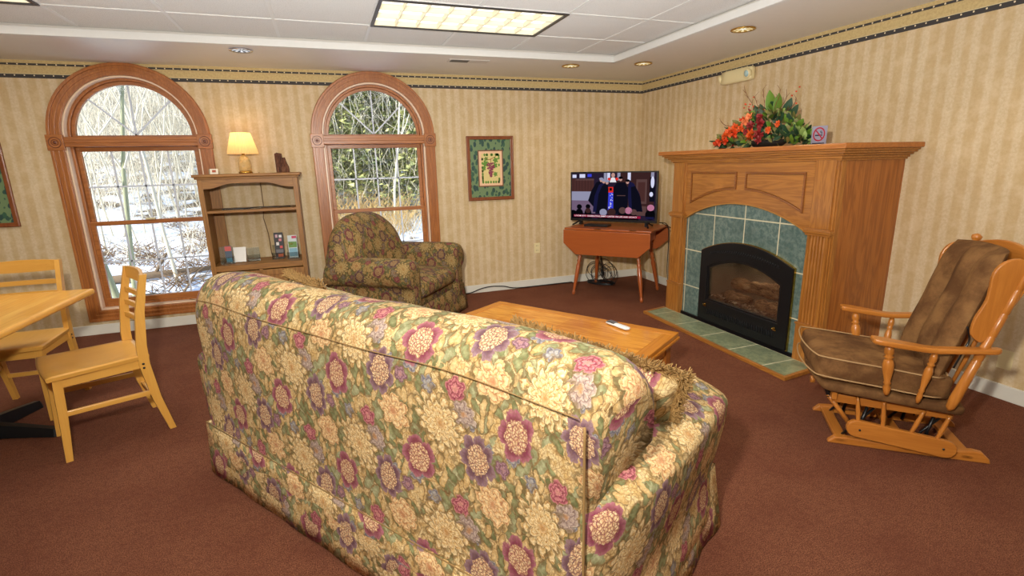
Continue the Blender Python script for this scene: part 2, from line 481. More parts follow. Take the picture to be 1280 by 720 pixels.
    c = petals(c, 1.08, .52 - .05, .066, 7, srgb(242, 214, 160), srgb(226, 176, 116), srgb(166, 104, 70), srgb(200, 130, 90), 1.15, .5, 3.6, .30)
    c = peony(c, .81, .57 - .05, .062, 5, rose, drose, srgb(128, 54, 78), .88, .3)
    c = peony(c, 1.03, .635 - .05, .058, 7, plum, dplum, dplum, .8, .1)
    c = petals(c, .96, .47 - .05, .036, 5, srgb(206, 130, 134), srgb(150, 60, 84), srgb(112, 36, 60), srgb(220, 160, 140), 1., .8, 2.8, .3)
    c = petals(c, .755, .465 - .05, .026, 5, srgb(168, 130, 140), srgb(120, 80, 100), srgb(90, 56, 74), srgb(200, 150, 140), 1., .2, 2.4, .3)
    c = t.mix(t.ss(mott, .36, .60, 0, .36), c, srgb(120, 92, 58))
    fine = t.noise(uv0, 420, 2, .6)
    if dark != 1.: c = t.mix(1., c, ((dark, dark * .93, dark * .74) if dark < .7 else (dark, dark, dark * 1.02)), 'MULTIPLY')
    return t.bsdf(c, .8, bump=fine, bstr=.12, bdist=.002, Specular_IOR_Level=.25)
M_floral = floral('floral_sofa_fabric', .46, .97)
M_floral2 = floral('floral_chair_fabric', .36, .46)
M_fringe = plain('fringe_thread', srgb(150, 118, 66), .9)

# ------------------------------------------------------------------ room shell
X0, Y1 = -1.3085, -1.4083
LIGHTS = [(X0 - 3 * T, X0 - T, Y1 - T, Y1), (X0 - 8 * T, X0 - 6 * T, Y1 - T, Y1)]
fB = lambda u, v, w: (u, w, v)                # back wall: plane y = 0 growing outwards
fR = lambda u, v, w: (w, u, v)                # right wall
WIN = (-5.03, -3.03)
HW, Z0, ZA = .485, .215, 1.69
def win_loop(c, hw, z0, za, n=28, rz=None):
    rz = hw if rz is None else rz
    return [(c - hw, z0), (c + hw, z0)] + [(c + hw * cos(PI * i / n), za + rz * sin(PI * i / n)) for i in range(n + 1)]
b = MB(); b.plate([rect(XL - .15, -.15, .15, HC + .12)] + [win_loop(c, HW, Z0, ZA) for c in WIN], .14, fB)
tag(obj('wall_back', b, M_wallx), 'back wall with striped wallpaper, dark dotted border and two arched windows', 'wall', kind='structure')
b = MB(); b.plate([rect(YF - .15, -.15, 0, HC + .12)], .14, fR)
tag(obj('wall_right', b, M_wally), 'right wall with tan striped wallpaper behind the fireplace and glider', 'wall', kind='structure')
b = MB(); b.bb((XL - .14, YF, -.15), (XL, 0, HC + .12)); tag(obj('wall_left', b, M_wally), kind='structure', label='left wall with tan striped wallpaper', cat='wall')
b = MB(); b.bb((XL, YF - .14, -.15), (0, YF, HC + .12)); tag(obj('wall_front', b, M_wallx), kind='structure', label='wall behind the viewer with striped wallpaper', cat='wall')
b = MB(); b.bb((XL, YF, -.15), (0, 0, 0)); tag(obj('floor', b, M_carpet), kind='structure', label='reddish brown carpeted floor', cat='floor')
b = MB(); b.plate([rect(XL, YF, 0, 0)] + [rect(a_ + .001, c_ + .001, b_ - .001, d_ - .001) for a_, b_, c_, d_ in LIGHTS], .10, lambda u, v, w: (u, v, HC + w)); tag(obj('ceiling', b, M_tile), kind='structure', label='white speckled drop ceiling tiles', cat='ceiling')
TX, TY = -.905, -.90                          # inner corner of the tray
b = MB(); b.plate([rect(XL, YF, 0, 0), rect(XL + .9, YF + .9, TX, TY)], HC - H, lambda u, v, w: (u, v, H + w))
tag(obj('ceiling_soffit', b, M_soffit), kind='structure', label='smooth painted soffit running around the tiled ceiling', cat='ceiling')
b = MB()
for lo, hi in (((XL + .9, TY - .03, H - .002), (TX, TY + .012, H + .05)), ((TX - .03, YF + .9, H - .002), (TX + .012, TY + .012, H + .05))): b.bb(lo, hi, .004)
tag(obj('trim_1', b, M_white), kind='structure', label='white trim lip around the ceiling tray', cat='trim')
b = MB()
i = 0
while X0 - i * T > XL + .9:
    x = X0 - i * T; segs = [(YF + .9, TY - .03)]
    for a, c_, y0, y1 in LIGHTS:
        if a + .05 < x < c_ - .05: segs = [(YF + .9, y0), (y1, TY - .03)]
    for y0, y1 in segs: b.bb((x - .011, y0, HC - .004), (x + .011, y1, HC))
    i += 1
i = 0
while Y1 - i * T > YF + .9:
    y = Y1 - i * T; b.bb((XL + .9, y - .009, HC - .005), (TX - .03, y + .009, HC)); i += 1
tag(obj('trim_2', b, M_white), kind='structure', label='white metal grid between the ceiling tiles', cat='trim')
b = MB(); b.bb((XL, -.016, 0), (-.0, -.0005, .088), .003); tag(obj('baseboard_back', b, M_base), kind='structure', label='white baseboard along the window wall', cat='baseboard')
b = MB(); b.bb((-.016, YF, 0), (-.0005, -.016, .088), .003); tag(obj('baseboard_right', b, M_base), kind='structure', label='white baseboard along the fireplace wall', cat='baseboard')

# ------------------------------------------------------------------ windows
M_jamb = plain('jamb_cream', srgb(232, 206, 178), .35)
M_grille = plain('grille_grey', srgb(206, 214, 226), .4)
def jog(c, hw, z0, za, n=28): return win_loop(c, hw, z0, za, n)
def window(c, idx, label):
    r = thing('window_%d' % idx, label, 'window', (c, 0, Z0), kind='structure')
    P = lambda nm, mb, m, p=r, **k: obj(nm, mb, m, p, world=True, **k)
    CW = .10
    # casing: stepped wooden surround
    b = MB()
    b.plate([win_loop(c, HW + CW, Z0 - CW, ZA), win_loop(c, HW, Z0, ZA)], .016, lambda u, v, w: (u, -.0005 - w, v), .003)
    for o1, o2, d in ((CW - .004, CW - .026, .028), (CW - .045, CW - .062, .023), (.022, .006, .022)):
        b.plate([win_loop(c, HW + o1, Z0 - o1, ZA), win_loop(c, HW + o2, Z0 - o2, ZA)], d, lambda u, v, w: (u, -.0005 - w, v), .003)
    P('casing', b, trimw(2))
    for sgn in (-1, 1):
        b = MB(); x = c + sgn * (HW + CW / 2); z = 1.645
        b.bb((x - .058, -.034, z - .062), (x + .058, -.001, z + .062), .003)
        f = P('corner_block', b, trimw(0))
        b = MB(); b.lathe([(.001, 0), (.012, .004), (.016, -.003), (.022, .002), (.036, -.006), (.040, .006), (.044, 0)][::-1], (x, -.034, z), (0, -1, 0), 24, False)
        P('rosette', b, plain('rosette_dark', srgb(96, 44, 16), .35), f)
    b = MB(); b.plate([win_loop(c, HW, Z0, ZA), win_loop(c, HW - .012, Z0 + .012, ZA)], .135, lambda u, v, w: (u, .003 + w, v)); P('jamb', b, M_jamb)
    b = MB(); b.plate([win_loop(c, HW - .012, Z0 + .012, ZA), win_loop(c, HW - .032, Z0 + .032, ZA)], .07, lambda u, v, w: (u, .06 + w, v), .003); P('inner_stop', b, trimw(2))
    b = MB(); b.bb((c - HW + .0, -.02, 1.61), (c + HW, .13, 1.69), .005); b.bb((c - HW, -.028, 1.640), (c + HW, 0, 1.664), .004); P('transom_bar', b, trimw(0))
    # half-round light
    b = MB(); hw = HW - .032
    half = lambda rr, z0: [(c + rr, z0)] + [(c + rr * cos(PI * i / 28), ZA + rr * sin(PI * i / 28)) for i in range(1, 28)] + [(c - rr, z0)]
    b.plate([half(hw, 1.69), half(hw - .028, 1.706)], .035, lambda u, v, w: (u, .085 + w, v), .003); f = P('arch_sash', b, trimw(0))
    b = MB(); b.plate([half(hw - .02, 1.70)], .004, lambda u, v, w: (u, .102 + w, v)); P('pane', b, M_glass, f)
    b = MB(); rr = hw - .028
    for a in (PI / 4, PI / 2, 3 * PI / 4): b.beam((c, .10, 1.706), (c + cos(a) * rr, .10, 1.70 + sin(a) * rr), .012, .014, (0, 1, 0))
    P('grille', b, M_grille, f)
    # double hung sashes
    for nm, z0, z1, y in (('upper_sash', .945, 1.61, .095), ('lower_sash', .247, .985, .062)):
        b = MB(); lo = z0 + (.036 if nm == 'upper_sash' else .05); hi = z1 - .036
        b.plate([rect(c - hw, z0, c + hw, z1), rect(c - hw + .035, lo, c + hw - .035, hi)], .03, lambda u, v, w: (u, y + w, v), .004)
        f = P(nm, b, trimw(0))
        b = MB(); b.bb((c - hw + .03, y + .013, lo - .005), (c + hw - .03, y + .017, hi + .005)); P('pane', b, M_glass, f)
        b = MB(); wv = 2 * (hw - .035)
        for k in (1, 2, 3):
            x = c - wv / 2 + wv * k / 4; b.bb((x - .007, y + .006, lo), (x + .007, y + .0125, hi))
        zz = (lo + hi) / 2; b.bb((c - wv / 2, y + .006, zz - .007), (c + wv / 2, y + .0125, zz + .007))
        P('grille', b, M_grille, f)
    b = MB(); b.bb((c - .035, .04, .985), (c + .035, .075, 1.0), .004); P('sash_lock', b, M_cream)
window(WIN[0], 1, 'left arched wooden window looking onto bare snowy woods')
window(WIN[1], 2, 'right arched wooden window behind the armchair, evergreens outside')
# exterior cladding of the other walls is never seen
# ------------------------------------------------------------------ outdoors
def snow():
    t = NT('snow_ground'); o = t.obj(); n = t.noise(o, 1.6, 5, .65); n2 = t.noise(o, 9, 4, .7); y = t.sepx(o)[1]
    brush = t.ss(t.math('ADD', n, t.math('MULTIPLY', t.ss(y, 3, 16), .22)), .56, .68)
    tw = t.mix(t.ss(n2, .4, .6), srgb(150, 132, 104), srgb(86, 76, 62))
    c = t.mix(brush, srgb(226, 232, 244), tw)
    return t.bsdf(c, .8, bump=n2, bstr=.4, bdist=.05)
b = MB()
NX, NY = 70, 50
def gz(x, y):
    base = -.28 + max(0, y - 1.8) * .115 + max(0, y - 8) * .12
    return base + .16 * mnoise.noise(Vector((x * .5, y * .5, 3))) * min(1, y) + .07 * mnoise.noise(Vector((x * 1.7, y * 1.7, 9))) * min(1, y)
g = [[b.b.verts.new((-22 + 30 * i / NX, .15 + 22 * (j / NY) ** 1.5, gz(-22 + 30 * i / NX, .15 + 22 * (j / NY) ** 1.5))) for j in range(NY + 1)] for i in range(NX + 1)]
for i in range(NX):
    for j in range(NY): b._f([g[i][j], g[i + 1][j], g[i + 1][j + 1], g[i][j + 1]], True)
tag(obj('snowy_ground', b, snow()), 'snow covered ground rising behind the windows', 'ground', kind='structure')
def hillmat():
    t = NT('wooded_hill'); o = t.obj()
    v = t.map(o, scale=(1, 1, .35)); n = t.noise(v, 7, 6, .8, dist=1.); n2 = t.noise(o, 1.1, 3)
    c = t.ramp(n, [(.36, srgb(52, 52, 54)), (.48, srgb(112, 102, 86)), (.56, srgb(176, 168, 150)), (.7, srgb(84, 78, 70))])
    c = t.mix(t.ss(n2, .4, .7, 0, .5), c, srgb(130, 124, 112))
    return t.bsdf(c, .9)
b = MB(); hr = []
for i in range(41):
    x = -26 + 36 * i / 40; hr.append([(x, 15 + 1.2 * sin(x * .4) , 0), (x, 17 + sin(x * .7), 3.4 + .5 * sin(x * 1.3)), (x, 20, 5.2 + .8 * sin(x * .8)), (x, 26, 6.4 + .7 * sin(x * 1.9))])
b.rings(hr, False, False)
tag(obj('wooded_hillside', b, hillmat()), 'tangled brown and white wooded hillside behind the trees', 'hillside', kind='structure')

M_bark = plain('pale_bark', srgb(214, 204, 180), .8)
M_barkg = plain('mossy_bark', srgb(158, 160, 128), .8)
M_twig = plain('twig_bark', srgb(232, 222, 200), .8)
M_straw = plain('dry_stems', srgb(206, 172, 112), .85)
def branchy(mb, p, d, L, r, depth, rnd, seg=5):
    p = Vector(p); d = Vector(d).normalized(); pts = [p.copy()]; n = 5
    for i in range(n):
        d = (d + Vector((rnd.uniform(-.16, .16), rnd.uniform(-.16, .16), rnd.uniform(-.04, .14)))).normalized()
        p = p + d * (L / n); pts.append(p.copy())
        if depth > 0 and i >= 1 or (depth == 2 and i == 0 and rnd.random() < .3):
            for _ in range(2 if depth == 2 else 1 + (rnd.random() < .6)):
                side = Vector((rnd.uniform(-1, 1), rnd.uniform(-1, 1), rnd.uniform(.1, .9))).normalized()
                yield_list.append((pts[-1], (d * .7 + side * .8), L * rnd.uniform(.32, .5), r * (1 - i / n) * .5, depth - 1))
    mb.tube(pts, [r * (1 - .75 * i / n) for i in range(n + 1)], seg if depth == 2 else 3, False)
yield_list = []
def bare_tree(x, y, h, r, seed, m, label, lean=0.):
    rnd = random.Random(seed); z = gz(x, y) - .1
    t = thing('bare_tree', label, 'tree', (x, y, z), group='bare winter trees beyond the left window')
    yield_list.clear(); tr = MB(); branchy(tr, (0, 0, 0), (lean, 0, 1), h, r, 2, rnd, 7)
    obj('trunk', tr, m, t)
    br = MB(); todo = list(yield_list)
    while todo:
        a = todo.pop(); yield_list.clear(); branchy(br, *a[:3], max(a[3], .004), a[4], rnd); todo += list(yield_list)
    obj('branches', br, M_twig, t)
rt_ = random.Random(11)
spots = [(-6.15, 2.3, 4.2, .045, 0, -.06), (-6.05, 2.5, 4.4, .035, 1, .10), (-5.65, 3.0, 4.5, .028, 0, .02)]
for k in range(30):
    y = rt_.uniform(5.2, 11); x = CX + (y + 5.33) * rt_.uniform(-.42, -.13) + rt_.uniform(-.3, .3)
    spots.append((x, y, rt_.uniform(3.8, 5.5), rt_.uniform(.014, .035), k % 2, rt_.uniform(-.15, .15)))
for k in range(7):
    y = rt_.uniform(5, 10); x = CX + (y + 5.33) * rt_.uniform(-.02, .2)
    spots.append((x, y, 4.5, .03, 1, 0.))
lb = ['slender pale bare tree in the snowy woods outside the windows']
for k, (x, y, h, r, w, ln) in enumerate(spots):
    l = lb[0]
    if k == 0: l = 'thickest greenish bare trunk seen through the left window, leaning left'
    elif k == 1: l = 'greenish bare trunk crossing behind the thickest one in the left window'
    elif k == 2: l = 'slim white bare trunk near the middle of the left window'
    bare_tree(x, y, h, r, 100 + k, M_barkg if k in (0, 1) else M_bark, l, ln)
b = MB()
for k in range(13000):
    y = rt_.uniform(6.2, 13) if k % 14 else rt_.uniform(4, 6) ; x = CX + (y + 5.33) * rt_.uniform(-.46, .24)
    if x > CX + (y + 5.33) * -.06 and y < 3.6: continue
    z = gz(x, y); L = rt_.uniform(.3, 1.5) * (1 if y > 6 else .35); a = rt_.uniform(0, 2 * PI); tl = rt_.uniform(.1, 1.1)
    p = Vector((x, y, z + (rt_.uniform(0, 3.6) if y > 6 else 0)))
    d = Vector((cos(a) * tl, sin(a) * tl, 1)).normalized()
    q = p + d * L; m_ = (p + q) / 2 + Vector((rt_.uniform(-.12, .12), 0, rt_.uniform(-.05, .1)))
    r = rt_.uniform(.002, .0075)
    b.tube([p, m_, q], [r, r * .8, r * .4], 3, False)
tag(obj('undergrowth', b, M_twig), 'tangle of pale leafless twigs and saplings outside the windows', 'undergrowth', kind='stuff')
b = MB()
for k in range(520):
    y = rt_.uniform(4.6, 6.6); x = CX + (y + 5.33) * rt_.uniform(-.02, .16); z = gz(x, y); a = rt_.uniform(0, 2 * PI); L = rt_.uniform(.35, .85)
    p = Vector((x, y, z)); q = p + Vector((cos(a) * .8, sin(a) * .5, 1)).normalized() * L
    b.tube([p, (p + q) / 2 + Vector((0, 0, .05)), q], [.006, .005, .003], 3, False)
tag(obj('dry_brush', b, M_straw), 'golden dry brush in the snow outside the right window', 'brush', kind='stuff')
b = MB()
for k in range(42):
    y = rt_.uniform(2.6, 7); cx_ = CX + (y + 5.33) * rt_.uniform(-.46, -.1); z = gz(cx_, y)
    for j in range(26):
        a = rt_.uniform(0, 2 * PI); L = rt_.uniform(.15, .5); p = Vector((cx_ + rt_.uniform(-.2, .2), y + rt_.uniform(-.15, .15), z)); d = Vector((cos(a), sin(a), rt_.uniform(.1, .9))).normalized()
        b.tube([p, p + d * L * .5 + Vector((0, 0, .03)), p + d * L], [.006, .005, .003], 3, False)
tag(obj('snowy_brush', b, plain('brown_brush', srgb(134, 108, 80), .9)), 'low brown brush poking out of the snow outside the left window', 'brush', kind='stuff')
# fallen logs on the snow
for k, (x, y, a, L, r) in enumerate(((-6.3, 1.9, .5, 1.3, .05), (-5.5, 2.4, -.3, 1.5, .04), (-6.0, 3.2, .15, 1.8, .06))):
    b = MB(); z = gz(x, y) + .04
    b.tube([(-L / 2, 0, 0), (0, .03, .02), (L / 2, 0, .05)], [r, r * .9, r * .5], 8)
    b.tube([(0, 0, 0), (.2, .1, .3)], [r * .5, r * .2], 6)
    o = solo('fallen_log', b, plain('log_bark', srgb(120, 100, 78), .9), ['short fallen log in the snow nearest the left window', 'fallen log with a broken twig at middle of left window snow', 'long fallen log lying farthest back in the snow'][k], 'log', None)
    o.location = (x, y, z); o.rotation_euler = (0, 0, a)
# evergreens
def leafmat(n, a, b_):
    t = NT(n); o = t.obj(); q = t.noise(o, 6, 3, .7)
    return t.bsdf(t.mix(t.ss(q, .35, .65), a, b_), .7)
M_ever = leafmat('evergreen_needles', srgb(84, 102, 58), srgb(226, 222, 150))
def evergreen(x, y, h, w, seed, label):
    rnd = random.Random(seed); z = gz(x, y) - .1
    t = thing('evergreen_tree', label, 'tree', (x, y, z), group='evergreens beyond the right window')
    b = MB(); b.tube([(0, 0, 0), (0, 0, h)], [.07, .01], 7); obj('trunk', b, plain('dark_bark', srgb(84, 70, 56), .9), t)
    b = MB()
    for k in range(3800):
        hh = rnd.uniform(.14, 1.); rr = w * (1.05 - hh) ** .6 * rnd.uniform(.25, 1) ; a = rnd.uniform(0, 2 * PI)
        p = Vector((cos(a) * rr, sin(a) * rr, hh * h - rr * .15)); s_ = rnd.uniform(.07, .20)
        d = Vector((cos(a), sin(a), rnd.uniform(-.6, .5))).normalized(); u_ = d.cross(Vector((rnd.uniform(-1, 1), rnd.uniform(-1, 1), 1))).normalized()
        b.quad(p - u_ * s_ * .4, p + d * s_ * .5 - u_ * s_ * .2, p + d * s_, p + u_ * s_ * .4)
    tag(obj('needles', b, M_ever, t), kind='stuff')
for k, (x, y, h, w) in enumerate(((-3.35, 7.2, 4.6, 1.5), (-2.3, 7.8, 4.9, 1.7), (-1.2, 7.0, 3.9, 1.2), (-2.95, 9.6, 5.6, 1.8), (-1.2, 8, 5.4, 1.8), (-3.9, 9.5, 5.2, 1.5))):
    evergreen(x, y, h, w, 40 + k, ['green evergreen nearest the left side of the right window', 'wide evergreen filling the middle of the right window', 'short evergreen low at the right edge of the right window',
        'tall evergreen rising behind the wide one in the right window', 'tall evergreen at far right beyond the right window', 'tall evergreen far back left of the right window view'][k])
# sky and sun
w = bpy.data.worlds.new('World'); sc.world = w; w.use_nodes = True
nt = w.node_tree; bg = nt.nodes['Background']
tc = nt.nodes.new('ShaderNodeTexCoord'); sp = nt.nodes.new('ShaderNodeSeparateXYZ'); rp = nt.nodes.new('ShaderNodeValToRGB')
nt.links.new(tc.outputs['Generated'], sp.inputs[0]); nt.links.new(sp.outputs[2], rp.inputs[0]); nt.links.new(rp.outputs[0], bg.inputs[0])
rp.color_ramp.elements[0].position = .0; rp.color_ramp.elements[0].color = (.80, .86, .95, 1)
rp.color_ramp.elements[1].position = .6; rp.color_ramp.elements[1].color = (.40, .58, .90, 1)
bg.inputs[1].default_value = 1.6
def lamp(name, typ, loc, power, col, size=.1, target=None, **kw):
    l = bpy.data.lights.new(name, typ); l.energy = power; l.color = col
    if typ == 'AREA': l.shape = kw.pop('shape', 'SQUARE'); l.size = size
    elif typ != 'SUN': l.shadow_soft_size = size
    for k, v in kw.items(): setattr(l, k, v)
    o = bpy.data.objects.new(name, l); COL.objects.link(o); o.location = loc
    if target is not None: o.rotation_euler = (Vector(target) - Vector(loc)).to_track_quat('-Z', 'Y').to_euler()
    return o
lamp('sun', 'SUN', (-10, -4, 10), 8, (1, .94, .84), target=(-10 + .85, -4 + .40, 10 - .55), angle=.01)
# ------------------------------------------------------------------ interior light
WARM = (1., .80, .55)
fl = lamp('flash', 'AREA', (-3.72, -5.15, 1.70), 27, (1, .94, .85), .10, target=(-1.9, -1.6, .9))
fl.data.use_nodes = True
_nt = fl.data.node_tree; _em = [n_ for n_ in _nt.nodes if n_.type == 'EMISSION'][0]
_fo = _nt.nodes.new('ShaderNodeLightFalloff'); _fo.inputs[0].default_value = 1.; _nt.links.new(_fo.outputs['Linear'], _em.inputs[1])
for k, (x0, x1, y0, y1) in enumerate(LIGHTS + [(X0 - 3 * T, X0 - T, Y1 - 6 * T, Y1 - 5 * T), (X0 - 8 * T, X0 - 6 * T, Y1 - 6 * T, Y1 - 5 * T)]):
    lamp('troffer_light', 'AREA', ((x0 + x1) / 2, (y0 + y1) / 2, HC - .02), 15, (1, .96, .90), 1., shape='RECTANGLE', size_y=.5)
lamp('room_fill', 'AREA', (-3.4, -6.6, 2.1), 7, (1, .95, .87), 2.6, target=(-2.6, -1.5, .9))
lamp('ceiling_bounce', 'AREA', (-3.2, -3.6, .9), 66, (.88, .95, 1.), 4., target=(-3.2, -3.6, 3))
# ------------------------------------------------------------------ upholstery
def profile_ring(ctrl, n=5): return cspline([(x, y, 0) for x, y in ctrl], n)
def inflate(prof, stations, fn):
    """prof: closed 2D ring, stations: (pos, inset) -> list of rings; inset shrinks the ring towards its centre"""
    cx = sum(p[0] for p in prof) / len(prof); cy = sum(p[1] for p in prof) / len(prof)
    out = []
    for pos, ins in stations:
        ring = []
        for p in prof:
            d = Vector((p[0] - cx, p[1] - cy)); L = d.length
            q = d * (max(L - ins, .002) / L) if L > 1e-6 else d
            ring.append(fn(pos, cx + q.x, cy + q.y))
        out.append(ring)
    return out
def round_ends(a, b_, r, mid=14, k=5):
    st = [(a + r * (1 - cos(PI / 2 * i / k)), r * (1 - sin(PI / 2 * i / k))) for i in range(k + 1)]
    st += [(a + r + (b_ - a - 2 * r) * i / mid, 0) for i in range(1, mid)]
    st += [(b_ - r * (1 - cos(PI / 2 * i / k)), r * (1 - sin(PI / 2 * i / k))) for i in range(k, -1, -1)]
    return st
def pillow_mb(b, c, M, w, h, th, n=14, sag=0):
    c = Vector(c); M = M.to_3x3()
    for sg in (-1, 1):
        g = []
        for i in range(n + 1):
            row = []
            for j in range(n + 1):
                x, y = -1 + 2 * i / n, -1 + 2 * j / n
                k = 1 - .07 * (1 - abs(x) ** 2) * abs(y) ** 3; l = 1 - .07 * (1 - abs(y) ** 2) * abs(x) ** 3
                z = sg * th / 2 * (max(0, 1 - x ** 4) ** .5) * (max(0, 1 - y ** 4) ** .5)
                z += .006 * mnoise.noise(Vector((x * 3, y * 3, sg)))
                q = Vector((x * w / 2 * l, y * h / 2 * k, z + sag * (x * x)))
                row.append((b.b.verts.new(c + M @ q), (q.x + .3, q.y + .2)))
            g.append(row)
        for i in range(n):
            for j in range(n):
                ii = [(i, j), (i + 1, j), (i + 1, j + 1), (i, j + 1)]
                b._f([g[a][k_][0] for a, k_ in ii], True, [g[a][k_][1] for a, k_ in ii])
    bmesh.ops.remove_doubles(b.b, verts=b.b.verts, dist=1e-5)
def fringe_mb(b, path, out, rnd, L=.035, dens=700, r=.0011):
    """curly strands standing off a polyline"""
    path = [Vector(p) for p in path]
    seg = [(path[i], path[i + 1], (path[i + 1] - path[i]).length) for i in range(len(path) - 1)]
    tot = sum(s_[2] for s_ in seg)
    for k in range(int(tot * dens)):
        t = rnd.random() * tot
        for a, c_, l in seg:
            if t <= l: p = a + (c_ - a) * (t / l); break
            t -= l
        else: p = path[-1]
        o_ = out(p); d = (o_ + Vector((rnd.uniform(-.8, .8), rnd.uniform(-.8, .8), rnd.uniform(-.8, .8)))).normalized()
        e = Vector((rnd.uniform(-1, 1), rnd.uniform(-1, 1), rnd.uniform(-1, 1))).normalized()
        ll = L * rnd.uniform(.6, 1.2); pts = [p]
        for j in range(1, 5):
            p = p + (d + e * .8 * sin(j * 1.9 + k)) * (ll / 4); pts.append(p.copy())
        b.tube(pts, r, 3, False)

def throw_pillow(label, loc, R, w, h, th, mat=None, group=None, rnd=random.Random(3), seat=0):
    t = thing('throw_pillow', label, 'pillow', loc, 0, group)
    b = MB(); pillow_mb(b, (0, 0, 0), R, w, h, th); obj('cover', b, mat or M_floral, t)
    R3 = R.to_3x3(); b = MB()
    def P(x, y):
        k = 1 - .07 * (1 - abs(x) ** 2) * abs(y) ** 3; l = 1 - .07 * (1 - abs(y) ** 2) * abs(x) ** 3
        return R3 @ Vector((x * w / 2 * l, y * h / 2 * k, 0))
    pth = [P(-1 + i / 6, -1) for i in range(13)] + [P(1, -1 + i / 6) for i in range(1, 13)] + [P(1 - i / 6, 1) for i in range(1, 13)] + [P(-1, 1 - i / 6) for i in range(1, 13)]
    b.tube(pth, .006, 6); obj('cord', b, M_fringe, t)
    b = MB(); fringe_mb(b, pth, lambda p: p.normalized(), rnd, .032, 2600, .0017)
    tag(obj('fringe', b, [plain('fringe_light', srgb(166, 130, 76), .9)], t), kind='stuff')
    return t

# sofa: local x along its length, y towards the seat front, z up
def basis(loc, dx):
    return loc, math.atan2(dx[1], dx[0])
SL, SR = basis((-4.16, -2.83, 0), (.561, -.828))
S_W, S_D = 1.95, .93
sofa = thing('sofa', 'large three seat sofa in cream, burgundy and green floral fabric seen from behind', 'sofa', SL, SR)
# back: flat outside, rolled top
prof = profile_ring([(.0, .05), (.0, .30), (.0, .55), (.0, .74), (.012, .855), (.06, .93), (.14, .955), (.225, .93), (.275, .85), (.28, .72), (.25, .5), (.24, .3), (.24, .05)], 4)
b = MB()
def backfn(pos, y, z):
    # shoulders bulge over the arms, flush panel lower down; top drops a little at the ends
    e = max(0, (pos - (S_W - .25)) / .25, ((.25) - pos) / .25)
    side = 1 if pos > S_W / 2 else -1
    k = max(0, min(1, (z - .62) / .08)) * max(0, min(1, (y - .0) / .14)) * max(0, e) ** 1.5
    pos2 = pos + side * k * .062
    zz = z - (.018 * e ** 2 if z > .8 else 0) - (.02 * e * e if (pos < .3 and z > .7) else 0)
    return (pos2, y + .006 * sin(pos * 9) * (z > .3), zz + .006 * sin(pos * 5 + .6) * (z > .85))
b.rings(inflate(prof, round_ends(.0, S_W, .075, 22), backfn))
obj('backrest', b, M_floral, sofa)
# seams and welts
b = MB()
b.tube([backfn(S_W - .004, -.001, z) for z in [.05 + .8 * i / 14 for i in range(15)]], .0035, 5)
b.tube([(x, -.002 + .006 * sin(x * 9), .858 - .012 * (abs(x - 1) ** 4) + .006 * sin(x * 5 + .6)) for x in [.03 + 1.90 * i / 30 for i in range(31)]], .0016, 5)
b.tube([(S_W + .03, .02 + .06 * i / 8, .865 + .03 * sin(i / 8 * PI) * .3) for i in range(4)], .003, 5)
obj('welt', b, plain('welt_tan', srgb(150, 118, 70), .8), sofa)
# arms
def arm_ring(y, xi, xo, zt, bul):
    w_ = xo - xi; pts = [(xi, .06), (xi, .3), (xi - .0, zt - .14), (xi + .01, zt - .05), (xi + w_ * .28, zt), (xi + w_ * .66, zt - .002), (xo + bul - .012, zt - .055), (xo + bul, zt - .12), (xo + bul * .85, zt - .21), (xo + bul * .62, zt - .30), (xo + bul * .45, .26), (xo + bul * .4, .06)]
    return [Vector((p.x, y, p.y)) for p in cspline([(x, z, 0) for x, z in pts], 4)]
for sgn in (1, -1):
    rr = []
    for y, ins, zt, bul, xo in ((.012, .05, .60, -.01 if sgn > 0 else .02, 1.93), (.015, .01, .625, .012 if sgn > 0 else .05, 1.945), (.08, 0, .635, .035, 1.955), (.2, 0, .645, .062, 1.965), (.4, 0, .65, .075, 1.97), (.6, 0, .648, .078, 1.972),
                                (.78, 0, .642, .078, 1.975), (.87, .008, .632, .07, 1.975), (.915, .03, .605, .05, 1.965), (.93, .07, .56, .02, 1.94)):
        ring = arm_ring(y, 1.765 + ins * .6, xo, zt, bul)
        if sgn < 0: ring = [Vector((S_W - p.x, p.y, p.z)) for p in ring][::-1]
        rr.append(ring)
    b = MB(); b.rings(rr); obj('arm', b, M_floral, sofa)
# base, cushions, skirt
b = MB(); b.rbox((S_W / 2, .55, .22), (S_W - .02, .74, .34), .03); obj('seat_base', b, M_floral, sofa)
for k in range(3):
    wd = (1.765 - .185) / 3; b = MB(); b.rbox((.185 + wd * (k + .5), .58, .455), (wd - .006, .68, .16), .05, (0, .02, .03)); obj('seat_cushion', b, M_floral, sofa)
    b = MB(); b.rbox((.185 + wd * (k + .5), .34, .66), (wd - .006, .17, .40), .07, (0, .05, .02), M=Matrix.Rotation(-.16, 3, 'X')); obj('back_cushion', b, M_floral, sofa)
